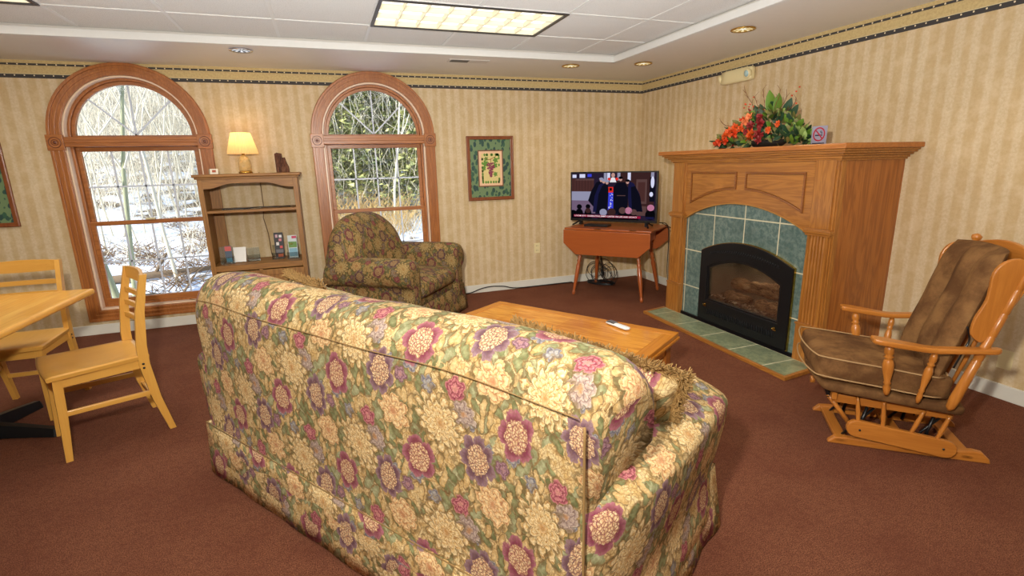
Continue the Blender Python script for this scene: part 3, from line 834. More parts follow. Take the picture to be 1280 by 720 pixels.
# skirt: thin flared panels with corner pleats
b = MB()
def skirt_panel(p0, p1, n, flare, z0, z1, b):
    p0, p1 = Vector(p0), Vector(p1); nn = Vector(flare)
    rr = []
    for j in range(5):
        t_ = j / 4
        rr.append([p0 + (p1 - p0) * i / n + nn * (t_ * (1 + .25 * sin(i * 1.3))) + Vector((0, 0, z1 + (z0 - z1) * t_)) for i in range(n + 1)])
    R = [[b.b.verts.new(v) for v in r] for r in rr]
    for j in range(4):
        for i in range(n):
            d = (p1 - p0).length / n
            b._f([R[j][i], R[j][i + 1], R[j + 1][i + 1], R[j + 1][i]], True, [(d * i, -.06 * j), (d * (i + 1), -.06 * j), (d * (i + 1), -.06 * (j + 1)), (d * i, -.06 * (j + 1))])
zs = .262
skirt_panel((-.008, -.006, 0), (S_W + .012, -.006, 0), 30, (0, -.012, 0), .012, zs, b)
skirt_panel((S_W + .012, -.006, 0), (S_W + .055, .925, 0), 16, (.03, 0, 0), .012, zs, b)
skirt_panel((S_W + .055, .925, 0), (-.03, .925, 0), 30, (0, .02, 0), .012, zs, b)
skirt_panel((-.03, .925, 0), (-.008, -.006, 0), 16, (-.008, 0, 0), .012, zs, b)
o = obj('skirt', b, M_floral, sofa); md = o.modifiers.new('s', 'SOLIDIFY'); md.thickness = .006; md.offset = 0
b = MB(); b.tube([(-.008, -.010, zs), (S_W + .014, -.010, zs), (S_W + .058, .93, zs), (-.033, .93, zs), (-.008, -.010, zs)], .0022, 5); obj('skirt_welt', b, plain('welt_tan', (0, 0, 0)), sofa)
SM = W[sofa.name]
def sofa_pt(x, y, z): return SM @ Vector((x, y, z))
Rz = Matrix.Rotation(SR, 4, 'Z')
throw_pillow('floral fringed throw pillow slumped at the right end of the sofa', sofa_pt(1.72, .47, .672), Rz @ Matrix.Rotation(.10, 4, 'Z') @ Matrix.Rotation(.15, 4, 'Y') @ Matrix.Rotation(PI / 2 + .30, 4, 'X'), .54, .34, .18, rnd=random.Random(3))
throw_pillow('fringed throw pillow barely showing over the far left end of the sofa back', sofa_pt(.36, .40, .722), Rz @ Matrix.Rotation(-.2, 4, 'Z') @ Matrix.Rotation(PI / 2 + .3, 4, 'X'), .36, .38, .13, rnd=random.Random(4))

# armchair : local x to its right side seen from behind.. here x = lateral (near -> far), y = depth from front (0) to back
AFr = Vector((.605, .797, 0)); AFf = Vector((.797, -.605, 0))
A_W = 1.08
far = Vector((-2.365, -.53, 0))
AL = far - AFr * A_W
ach = thing('armchair', 'rounded floral armchair with rolled arms standing before the right window', 'armchair', AL, math.atan2(AFr.y, AFr.x))
# in this frame: x 0..A_W lateral (near..far), y = -(front) ; the front is at y = 0 and the back at y = +.84
b = MB()
rr = []
for i in range(25):                      # rounded barrel back swept through its profile
    u = -1 + 2 * i / 24
    a = u * 1.0
    x = A_W / 2 - .045 + u * .43; top = 1.0 - .20 * abs(u) ** 3.2
    yb = .80 - .05 * u * u
    th = .20 if abs(u) < .9 else .16
    sq = 1. if abs(u) < .98 else .82
    zt = .62 + (top - .62) * (1 if abs(u) < .99 else .9)
    ring = [(yb, .08), (yb + .0, .35), (yb + .015, .55), (yb + .02, zt - .12), (yb - .02, zt - .03), (yb - th * .5, zt), (yb - th * .95, zt - .06), (yb - th - .06, zt - .2), (yb - th - .10, .5), (yb - th - .08, .3), (yb - th, .08)]
    rr.append([Vector((x, p.x, p.y)) for p in cspline([(p[0], p[1], 0) for p in ring], 4)])
# pillow the two ends
def shrink(ring, k, dx):
    c = sum(ring, Vector()) / len(ring); return [Vector((p.x + dx, c.y + (p.y - c.y) * k, c.z + (p.z - c.z) * k)) for p in ring]
rr = [shrink(rr[0], .6, -.05), shrink(rr[0], .88, -.035)] + rr + [shrink(rr[-1], .88, .035), shrink(rr[-1], .6, .05)]
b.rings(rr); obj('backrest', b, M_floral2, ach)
for sgn in (1, -1):
    rr = []
    for y, k, zt in ((-.035, .55, .63), (-.03, .8, .65), (-.012, .95, .665), (.03, 1, .67), (.2, 1, .672), (.45, 1, .67), (.65, 1, .66), (.74, .92, .65), (.77, .7, .62)):
        cx_ = .095; pts = []
        # roll section plus straight body
        ctrl = [(.19, .08), (.19, .3), (.195, zt - .13), (.185, zt - .045), (.10, zt), (.0, zt - .03), (-.045, zt - .11), (-.03, zt - .19), (.035, zt - .245), (.04, .3), (.035, .08)]
        ring = cspline([(p[0], p[1], 0) for p in ctrl], 4)
        c0 = Vector((.08, zt - .12, 0)); ring = [c0 + (p - c0) * k if p.y > zt - .3 else Vector((c0.x + (p.x - c0.x) * k, p.y, 0)) for p in ring]
        ring = [Vector((p.x, y, p.y)) for p in ring]
        if sgn > 0: ring = [Vector((A_W - p.x, p.y, p.z)) for p in ring][::-1]
        rr.append(ring)
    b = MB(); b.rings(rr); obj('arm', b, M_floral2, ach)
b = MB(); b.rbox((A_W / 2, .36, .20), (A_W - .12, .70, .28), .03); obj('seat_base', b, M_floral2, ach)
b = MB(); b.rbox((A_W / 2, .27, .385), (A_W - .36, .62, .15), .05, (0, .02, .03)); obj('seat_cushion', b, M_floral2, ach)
b = MB(); y1 = .80
skirt_panel((.0, -.02, 0), (A_W, -.02, 0), 16, (0, -.03, 0), .012, .26, b)
skirt_panel((A_W, -.02, 0), (A_W, y1, 0), 12, (.02, 0, 0), .012, .26, b)
skirt_panel((A_W, y1, 0), (0, y1, 0), 16, (0, .01, 0), .012, .26, b)
skirt_panel((0, y1, 0), (0, -.02, 0), 12, (-.02, 0, 0), .012, .26, b)
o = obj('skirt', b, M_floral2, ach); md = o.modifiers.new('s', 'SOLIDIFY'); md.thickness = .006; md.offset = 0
# ------------------------------------------------------------------ ladder back chair: local +x faces forward, y lateral
def make_chair(label, loc, rotz):
    t = thing('wooden_chair', label, 'chair', loc, rotz, 'honey coloured ladder back chairs at the table')
    px, py, pz = pine(0), pine(1), pine(2)
    hw = .19
    for s_ in (-1, 1):
        b = MB(); b.rings([[Vector((x + dx, s_ * hw + dy * s_ * -1, z)) for dx, dy in ((-w_, -w_), (w_, -w_), (w_, w_), (-w_, w_))] for x, z, w_ in ((.20, 0, .014), (.185, .22, .018), (.175, .43, .019))], smooth=False)
        obj('leg', b, pz, t)
        b = MB(); pts = [(-.245, .0), (-.20, .20), (-.175, .40), (-.178, .50), (-.20, .68), (-.245, .875)]
        rr = []
        for i, (x, z) in enumerate(pts):
            w_ = (.015, .020, .024, .023, .020, .016)[i]; rr.append([Vector((x + dx * w_, s_ * (hw + .002) + dy * .013, z)) for dx, dy in ((-1, -1), (1, -1), (1, 1), (-1, 1))])
        b.rings(rr, smooth=False); obj('rear_leg', b, pz, t)
        b = MB(); b.beam((.185, s_ * hw, .245), (-.19, s_ * hw, .235), .016, .028, bevel=.004); obj('stretcher', b, px, t)
        b = MB(); b.beam((.18, s_ * (hw - .003), .405), (-.18, s_ * (hw - .003), .405), .018, .05, bevel=.003); obj('seat_rail', b, px, t)
    for x, z in ((.18, .405), (-.18, .40)):
        b = MB(); b.beam((x, -hw, z), (x, hw, z), .018, .05, bevel=.003); obj('seat_rail', b, py, t)
    b = MB(); b.beam((-.205, -hw, .17), (-.205, hw, .17), .016, .026, bevel=.003); obj('stretcher', b, py, t)
    # dished seat
    b = MB(); n = 18; top = []; bot = []
    for i in range(n + 1):
        r1 = []; r2 = []
        for j in range(n + 1):
            u, v = -1 + 2 * i / n, -1 + 2 * j / n
            x = u * .215 + .012; y = v * (.215 + .012 * u)
            if u > 0: x -= .012 * v * v * u
            e = min(1, (1 - max(abs(u), abs(v))) / .12)
            z = .452 - .014 * max(0, 1 - ((u + .1) ** 2 + v * v) * 1.25) ** .7 - .004 * (1 - e) ** 2
            r1.append(b.b.verts.new((x, y, z))); r2.append(b.b.verts.new((x * .99, y * .985, .430)))
        top.append(r1); bot.append(r2)
    for i in range(n):
        for j in range(n):
            b._f([top[i][j], top[i + 1][j], top[i + 1][j + 1], top[i][j + 1]], True); b._f([bot[i][j], bot[i][j + 1], bot[i + 1][j + 1], bot[i + 1][j]])
    for i in range(n):
        for A in ((lambda k, j=0: (k, j)), (lambda k, j=n: (k, j)), (lambda k, j=0: (j, k)), (lambda k, j=n: (j, k))):
            p, q = A(i), A(i + 1); b._f([top[p[0]][p[1]], top[q[0]][q[1]], bot[q[0]][q[1]], bot[p[0]][p[1]]])
    obj('seat', b, px, t)
    for k, (z, h) in enumerate(((.845, .060), (.745, .028), (.675, .028), (.605, .028))):
        xb = -.178 - (z - .5) * .165
        b = MB(); rr = []
        for i in range(13):
            v = -1 + 2 * i / 12; xx = xb - .022 * (1 - v * v) + (0 if k else -.004)
            hh = h / 2 + (.008 * (1 - v * v) if k == 0 else 0)
            rr.append([Vector((xx + a * .008, v * .186, z + c_ * hh)) for a, c_ in ((-1, -1), (1, -1), (1, 1), (-1, 1))])
        b.rings(rr, smooth=False); obj('top_rail' if k == 0 else 'back_slat', b, py, t)
    for s_ in (-1, 1):
        b = MB()
        for dz in (0, -.022): b.lathe([(.001, -.002), (.006, 0), (.006, .002), (.001, .003)], (-.170 - .0, s_ * (hw + .015), .405 + dz), (0, s_, 0), 10)
        obj('bolt', b, M_black, t)
    return t
chA = make_chair('wooden ladder back chair standing in the open nearest the sofa', (-4.878, -2.075 - .0, 0), 0)
# feet measured: near front (-4.867,-2.451), near rear (-4.526,-2.28), far rear (-4.706,-1.909)
cc = Vector((-4.867 - 4.526 - 4.706 - 5.047, -2.451 - 2.28 - 1.909 - 2.08)) / 4
rotA = math.atan2(-.171, -.341)
chA.location = (cc.x + .0, cc.y, 0); chA.rotation_euler.z = rotA; W[chA.name] = things_matrix(chA.location, rotA)
rotB = math.atan2(-.42, -.0) 
chB = dup(chA, (-5.355, -1.655, 0), math.radians(-91), 'wooden ladder back chair tucked behind the table, below the left window')

# dining table
KX, KY = -4.87, -1.77
ta = math.radians(3)
TW, TD = 1.06, 1.35
e1 = Vector((-cos(ta), sin(ta), 0)); e2 = Vector((-sin(ta), -cos(ta), 0))
tc_ = Vector((KX, KY, 0)) + e1 * TW / 2 + e2 * TD / 2
t = thing('dining_table', 'honey coloured butcher block table on a black pedestal at the left edge', 'table', tc_, -ta)
def butcher():
    tt = NT('butcher_block'); o = tt.obj(); x = tt.sepx(o)
    row = tt.math('FLOOR', tt.math('DIVIDE', x[0], .042))
    off = tt.math('MULTIPLY', tt.math('SINE', tt.math('MULTIPLY', row, 12.7)), 3.)
    col = tt.math('FLOOR', tt.math('DIVIDE', tt.math('ADD', x[1], off), .34))
    wn = tt.n('ShaderNodeTexWhiteNoise', noise_dimensions='2D'); tt.put(wn.inputs['Vector'], tt.comb(row, col, 0.))
    g = tt.noise(tt.map(o, scale=(40, 2, 2)), 2, 3)
    c = tt.mix(wn.outputs[0], srgb(222, 156, 62), srgb(240, 186, 92)); c = tt.mix(tt.ss(g, .4, .7, 0, .4), c, srgb(190, 118, 40))
    return tt.bsdf(c, .28, Coat_Weight=.4, Coat_Roughness=.15)
b = MB(); b.box((0, 0, .722), (TW, TD, .036), bevel=.014, seg=4); obj('tabletop', b, butcher(), t)
for py_ in (.42, -.42):
  b = MB(); b.lathe([(.04, .05), (.04, .69), (.12, .70), (.12, .704)], (-.02, py_, 0)); obj('pedestal', b, M_blackm, t)
  b = MB()
  for k in range(4):
    a = -.20 + k * PI / 2
    b.rings([[Vector((-.02 + cos(a) * r_ - sin(a) * q * wd, py_ + sin(a) * r_ + cos(a) * q * wd, z)) for q, z in ((-1, z0), (1, z0), (.6, z1), (-.6, z1))] for r_, wd, z0, z1 in ((.02, .035, .02, .10), (.2, .030, .012, .075), (.38, .026, .0, .045), (.40, .014, .0, .02))], smooth=False)
  obj('foot', b, M_blackm, t)

# coffee table: local x along length
ca = math.atan2(-.835, .55); cl, cw, chh = 1.31, .62, .42
t = thing('coffee_table', 'low rectangular honey oak coffee table in front of the sofa', 'table', (-2.335, -2.655, 0), ca)
ctm = W[t.name]
def cofw():
    tt = NT('coffee_veneer'); o = tt.obj()
    v = tt.map(o, scale=(1.3, 9, 9)); n = tt.noise(v, 2.4, 4, .6, dist=.8); n2 = tt.noise(tt.map(o, scale=(5, 90, 5)), 2, 2)
    c = tt.mix(tt.ss(n, .35, .65), srgb(226, 152, 48), srgb(190, 112, 26)); c = tt.mix(tt.ss(n2, .4, .7, 0, .35), c, srgb(168, 92, 22))
    x = tt.sepx(o); tile_ = tt.math('FLOOR', tt.math('DIVIDE', x[0], .2))
    c = tt.mix(tt.math('MULTIPLY', tt.math('FRACT', tt.math('MULTIPLY', tile_, .37)), .22), c, srgb(240, 176, 72))
    return tt.bsdf(c, .22, Coat_Weight=.5, Coat_Roughness=.12)
cw1 = wood('coffee_oak', srgb(214, 140, 44), srgb(160, 90, 24), 0, rough=.25, scale=.8, ring=.4); cw2 = wood('coffee_oak', (0, 0, 0), (0, 0, 0), 1, rough=.25, scale=.8); cw3 = wood('coffee_oak', srgb(180, 108, 40), srgb(120, 64, 22), 2)
cw2 = wood('coffee_oak_cross', srgb(214, 140, 44), srgb(160, 90, 24), 1, rough=.25, scale=.8, ring=.4)
b = MB(); b.bb((-cl / 2 + .07, -cw / 2 + .07, chh - .022), (cl / 2 - .07, cw / 2 - .07, chh)); obj('tabletop', b, cofw(), t)
def mitre(b, L, Wd, w_, z0, z1):
    pass
b = MB()
for lo, hi in (((-cl / 2, -cw / 2), (cl / 2, -cw / 2 + .0695)), ((-cl / 2, cw / 2 - .0695), (cl / 2, cw / 2))):
    b = MB(); b.bb((lo[0], lo[1], chh - .024), (hi[0], hi[1], chh + .002), .004); obj('edge_rail', b, cw1, t)
for x in (-cl / 2, cl / 2 - .0695): b = MB(); b.bb((x, -cw / 2 + .0695, chh - .024), (x + .0695, cw / 2 - .0695, chh + .002), .004); obj('end_rail', b, cw2, t)
b = MB(); b.plate([rect(-cl / 2 - .006, -cw / 2 - .006, cl / 2 + .006, cw / 2 + .006), rect(-cl / 2 + .03, -cw / 2 + .03, cl / 2 - .03, cw / 2 - .03)], .018, lambda u, v, w: (u, v, chh - .042 + w), .004)
obj('edge_moulding', b, cw1, t)
b = MB(); b.plate([rect(-cl / 2 + .035, -cw / 2 + .035, cl / 2 - .035, cw / 2 - .035), rect(-cl / 2 + .055, -cw / 2 + .055, cl / 2 - .055, cw / 2 - .055)], .075, lambda u, v, w: (u, v, chh - .116 + w)); obj('apron', b, cw1, t)
for sx in (-1, 1):
    for sy in (-1, 1):
        b = MB(); b.bb((sx * (cl / 2 - .03), sy * (cw / 2 - .03), 0), (sx * (cl / 2 - .11), sy * (cw / 2 - .11), chh - .05), .005); obj('leg', b, cw3, t)
b = MB(); b.bb((-cl / 2 + .08, -cw / 2 + .08, .10), (cl / 2 - .08, cw / 2 - .08, .12), .003); obj('shelf', b, cw1, t)
# remote
a0 = Vector((-2.0, -2.715, 0)); a1 = Vector((-1.962, -2.895, 0)); mid = (a0 + a1) / 2
t = thing('remote_control', 'white remote control with black keypad lying on the coffee table', 'remote', (mid.x, mid.y, chh + .002), math.atan2((a1 - a0).y, (a1 - a0).x))
b = MB(); b.rings([[Vector((x, cos(2 * PI * k / 16) * w_, .010 + sin(2 * PI * k / 16) * h_)) for k in range(16)] for x, w_, h_ in ((-.088, .012, .004), (-.084, .021, .0075), (-.05, .024, .009), (-.01, .021, .0095), (.05, .024, .0098), (.078, .023, .009), (.09, .012, .005))]); obj('body', b, plain('remote_white', srgb(232, 232, 230), .3), t)
b = MB(); b.box((-.05, 0, .0185), (.062, .040, .004), bevel=.002); obj('keypad', b, M_black, t)
b = MB()
for i in range(5):
    for j in range(3): b.box((-.074 + .012 * i, -.012 + .012 * j, .0212), (.006, .007, .002))
obj('buttons', b, plain('button_grey', srgb(120, 120, 124), .5), t)

# ------------------------------------------------------------------ bookcase (world coords)
t = thing('bookcase', 'open oak bookcase with arched top rail and cabinet doors between the windows', 'bookcase', (-4.15, -.21, 0))
P = lambda nm, mb, m, p=None, **k: obj(nm, mb, m, p or t, world=True, **k)
BX0, BX1, BY0, BY1 = -4.535, -3.765, -.40, -.036
b = MB(); b.bb((BX0 - .03, BY0 - .03, 1.338), (BX1 + .03, BY1, 1.362), .006); b.bb((BX0 - .015, BY0 - .014, 1.322), (BX1 + .015, BY1, 1.338), .004); P('top', b, caseoak(0))
for x in (BX0, BX1 - .02): b = MB(); b.bb((x, BY0 + .018, .0), (x + .02, BY1, 1.322)); P('side_panel', b, caseoak(2))
for x in (BX0, BX1 - .038): b = MB(); b.bb((x, BY0, .0), (x + .038, BY0 + .018, 1.322), .002); P('stile', b, caseoak(2))
b = MB(); b.bb((BX0 + .0205, BY1 - .02, .586), (BX0 + .105, BY1, 1.32)); P('rear_stile', b, caseoak(2))
x0, x1 = BX0 + .038, BX1 - .038; b = MB()
lo = [(x0, 1.243)]
for i in range(25):
    u = i / 24; a = min(1, max(0, (.5 - abs(u - .5)) / .30)); s_ = a * a * (3 - 2 * a); lo.append((x0 + .03 + (x1 - x0 - .06) * u, 1.243 + .042 * s_))
b.plate([lo + [(x1, 1.243), (x1, 1.322), (x0, 1.322)]], .016, lambda u, v, w: (u, BY0 + w, v)); P('valance', b, caseoak(0))
b = MB(); b.bb((BX0 + .02, BY0 + .012, 1.038), (BX1 - .02, BY1, 1.060), .002); P('shelf', b, caseoak(0))
b = MB(); b.bb((BX0 + .02, BY0 + .004, .565), (BX1 - .02, BY1, .585), .002); b.bb((BX0 + .038, BY0, .535), (BX1 - .038, BY0 + .018, .585), .002); P('counter', b, caseoak(0))
b = MB(); b.bb((BX0 + .02, BY0 + .03, .05), (BX1 - .02, BY1, .07)); b.bb((BX0 + .02, BY0 + .02, 0), (BX1 - .02, BY0 + .04, .06)); b.bb((BX0 + .02, BY1 - .008, .07), (BX1 - .02, BY1, .565)); b.bb((-4.165, BY0, .06), (-4.135, BY0 + .018, .54)); P('cabinet_box', b, caseoak(0))
for x0, x1 in ((BX0 + .03, -4.160), (-4.140, BX1 - .03)):
    b = MB(); b.plate([rect(x0, .075, x1, .528), rect(x0 + .05, .125, x1 - .05, .478)], .018, lambda u, v, w: (u, BY0 - .018 + w, v), .003); d = P('door', b, caseoak(2))
    b = MB(); b.box(((x0 + x1) / 2, BY0 - .008, .3015), (x1 - x0 - .102, .008, .353)); b.box(((x0 + x1) / 2, BY0 - .013, .3015), (x1 - x0 - .15, .010, .30), bevel=.004); P('raised_panel', b, caseoak(2), d)
    b = MB(); xk = x1 - .025 if x0 < -4.2 else x0 + .025; b.lathe([(.006, 0), (.006, .01), (.013, .014), (.012, .022), (.001, .024)], (xk, BY0 - .018, .32), (0, -1, 0), 14); P('knob', b, M_brass, d)
b = MB(); b.tube([(-4.10, -.012, 1.37), (-4.10, -.012, 1.05), (-4.115, -.012, .95), (-4.09, -.012, .8), (-4.085, -.012, .6)], .004, 6)
solo('lamp_cord', b, plain('brown_cord', srgb(120, 92, 62), .6), 'thin brown lamp cord hanging down the wall inside the bookcase', 'cord', (-4.1, -.012, 1.))
b = MB(); b.tube(spline([(-4.40, -.30, 1.068), (-4.2, -.28, 1.066), (-4.12, -.3, 1.072), (-3.98, -.29, 1.066), (-3.85, -.31, 1.068)]), .004, 6)
solo('spare_cord', b, M_black, 'dark cord lying along the middle shelf of the bookcase', 'cord', (-4.1, -.3, 1.066))
b = MB(); b.box((-4.24, -.26, 1.062), (.30, .18, .003)); solo('glass_shelf_mat', b, M_acry, 'thin clear sheet lying on the left of the middle shelf', 'sheet', (-4.24, -.26, 1.062))

# table lamp
LX, LY, LZ = -4.185, -.205, 1.363
t = thing('table_lamp', 'small lit table lamp with pleated cream shade and glass base on the bookcase', 'lamp', (LX, LY, LZ))
b = MB(); b.lathe([(.001, 0), (.056, 0), (.056, .012), (.050, .018), (.001, .018)]); obj('base', b, M_brass, t)
def lampglass():
    tt = NT('amber_glass'); n = tt.vor(tt.obj(), 60)
    return tt.bsdf(srgb(248, 216, 150), .12, bump=n, bstr=.6, Transmission_Weight=.55, IOR=1.45)
b = MB(); b.lathe([(.001, .018), (.044, .018), (.050, .03), (.050, .085), (.047, .105), (.047, .115), (.035, .135), (.02, .15), (.012, .155), (.001, .156)], seg=24); obj('body', b, lampglass(), t)
b = MB(); b.lathe([(.012, .153), (.012, .172), (.006, .178), (.004, .30)], seg=12); obj('socket', b, M_brass, t)
def shade():
    tt = NT('pleated_shade'); d = tt.n('ShaderNodeBsdfDiffuse'); tl = tt.n('ShaderNodeBsdfTranslucent')
    c = srgb(240, 208, 156); tt.put(d.inputs[0], c); tt.put(tl.inputs[0], c); mx = tt.n('ShaderNodeMixShader'); mx.inputs[0].default_value = .65
    tt.t.links.new(d.outputs[0], mx.inputs[1]); tt.t.links.new(tl.outputs[0], mx.inputs[2])
    e = tt.n('ShaderNodeEmission'); tt.put(e.inputs[0], (1, .74, .36)); e.inputs[1].default_value = .10; ad = tt.n('ShaderNodeAddShader')
    tt.t.links.new(mx.outputs[0], ad.inputs[0]); tt.t.links.new(e.outputs[0], ad.inputs[1]); tt.t.links.new(ad.outputs[0], tt.out.inputs[0]); return tt.m
b = MB(); rr = []
for r0, z in ((.122, .165), (.118, .19), (.076, .338), (.074, .342)):
    rr.append([Vector((cos(2 * PI * k / 72) * (r0 + (.0025 if k % 2 else -.0025)), sin(2 * PI * k / 72) * (r0 + (.0025 if k % 2 else -.0025)), z)) for k in range(72)])
b.rings(rr, True, False, False); obj('lamp_shade', b, shade(), t)
b = MB(); b.lathe([(.001, .19), (.018, .20), (.028, .235), (.024, .26), (.001, .275)]); obj('bulb', b, emis('bulb_glow', (1, .82, .5), 5), t)
lamp('lamp_glow', 'POINT', (LX, LY, LZ + .30), 1.5, (1, .66, .30), .03)

# petrified wood chunk
b = MB(); prof = [(-.05, 0), (.055, 0), (.052, .05), (.040, .09), (.032, .13), (.008, .128), (.004, .165), (-.030, .172), (-.052, .16), (-.050, .08)]
b.plate([prof], .06, lambda u, v, w: (-3.885 + u + .006 * mnoise.noise(Vector((u * 40, v * 40, w * 40))), -.23 + w + .01 * mnoise.noise(Vector((u * 30, v * 30, 1))), LZ + v))
def rockm():
    tt = NT('dark_bark_rock'); o = tt.obj(); n = tt.noise(tt.map(o, scale=(3, 1, .5)), 22, 5, .75)
    return tt.bsdf(tt.ramp(n, [(.35, srgb(44, 24, 16)), (.55, srgb(104, 62, 40)), (.7, srgb(150, 112, 84))]), .8, bump=n, bstr=1., bdist=.02)
o = solo('wood_chunk', b, rockm(), 'jagged dark brown chunk of bark or stone on top of the bookcase', 'ornament', (-3.885, -.2, LZ))
# small card in holder
t = thing('card_holder', 'tiny white card in a small stand at the left end of the bookcase top', 'card', (-4.42, -.26, LZ))
b = MB(); b.box((0, 0, .022), (.062, .004, .046), Matrix.Rotation(-.35, 3, 'X')); obj('card', b, plain('card_paper', srgb(232, 226, 208), .6), t)
b = MB(); b.box((0, -.0035, .025), (.028, .003, .020), Matrix.Rotation(-.35, 3, 'X')); obj('emblem', b, plain('card_print', srgb(170, 90, 60), .6), t)
b = MB(); b.box((-.02, .018, .022), (.05, .01, .045), bevel=.003); obj('backing', b, plain('card_back', srgb(150, 130, 96), .5), t)

# brochure holders
def holder(label, x, y, w_, h_, rot, paper):
    t = thing('brochure_holder', label, 'brochure holder', (x, y, .586), rot, 'clear brochure holders on the bookcase counter')
    b = MB(); b.box((0, 0, .002), (w_, .05, .003)); b.box((0, .022, h_ / 2), (w_, .003, h_), Matrix.Rotation(-.12, 3, 'X')); b.box((0, -.022, .03), (w_, .003, .06)); b.box((-w_ / 2, 0, .03), (.003, .045, .06)); b.box((w_ / 2, 0, .03), (.003, .045, .06))
    obj('acrylic_stand', b, M_acry, t)
    return t
def leaflet(label, x, y, w_, h_, rot, parts, base, tilt=-.14):
    t = thing('brochure', label, 'brochure', (x, y, .592), rot)
    R = Matrix.Rotation(tilt, 3, 'X'); b = MB(); b.box(R @ Vector((0, 0, h_ / 2)), (w_, .003, h_), R); obj('page', b, plain('paper_' + base[0], base[1], .5), t)
    cols = {}
    for nm, c, u0, v0, u1, v1 in parts:
        b = MB(); q = lambda u, v: R @ Vector(((u - .5) * w_, -.0024, v * h_))
        b.quad(q(u0, v0), q(u1, v0), q(u1, v1), q(u0, v1)); obj('printed_panel', b, plain('print_' + nm, c, .5), t)
    return t
holder('clear acrylic holder at the left end of the bookcase counter', -4.42, -.28, .11, .15, .15, None)
leaflet('small dark brochure with red and blue cover at left of the counter', -4.405, -.275, .055, .15, .2, (('red', srgb(190, 60, 50), .05, .7, .95, .97), ('navy', srgb(44, 62, 84), .05, .3, .95, .68), ('sky', srgb(70, 150, 180), .1, .05, .9, .28)), ('dark', srgb(60, 66, 76)))
leaflet('blank white sheet leaning in its holder on the bookcase counter', -4.325, -.27, .105, .135, -.1, (), ('white', srgb(228, 226, 220)), -.35)
holder('empty clear acrylic holder near the middle of the bookcase counter', -4.215, -.22, .10, .12, .05, None)
holder('clear acrylic holder around the tall black brochure', -4.01, -.22, .10, .13, -.1, None)
leaflet('tall black brochure with white and orange symbols on the counter', -3.995, -.215, .078, .235, -.05, (('pinkish', srgb(190, 150, 160), .15, .80, .42, .92), ('white1', srgb(220, 216, 216), .55, .80, .85, .9), ('pinkb', srgb(200, 120, 130), .5, .66, .8, .76), ('ringw', srgb(214, 210, 206), .2, .50, .5, .62), ('redx', srgb(200, 60, 60), .55, .38, .85, .48), ('orange', srgb(220, 96, 50), .3, .05, .85, .16), ('greyb', srgb(96, 92, 96), .1, .2, .9, .34)), ('black', srgb(30, 28, 32)))
holder('clear acrylic holder at the right end of the bookcase counter', -3.88, -.25, .10, .13, -.05, None)
leaflet('pale blue brochure with green landscape and red corner at right end', -3.878, -.245, .078, .205, -.05, (('green', srgb(96, 140, 50), .05, .45, .95, .72), ('yellow', srgb(214, 200, 80), .1, .58, .5, .66), ('blue', srgb(120, 170, 190), .05, .06, .95, .42), ('magenta', srgb(200, 50, 90), .45, .86, .95, .97)), ('pale', srgb(206, 218, 220)))

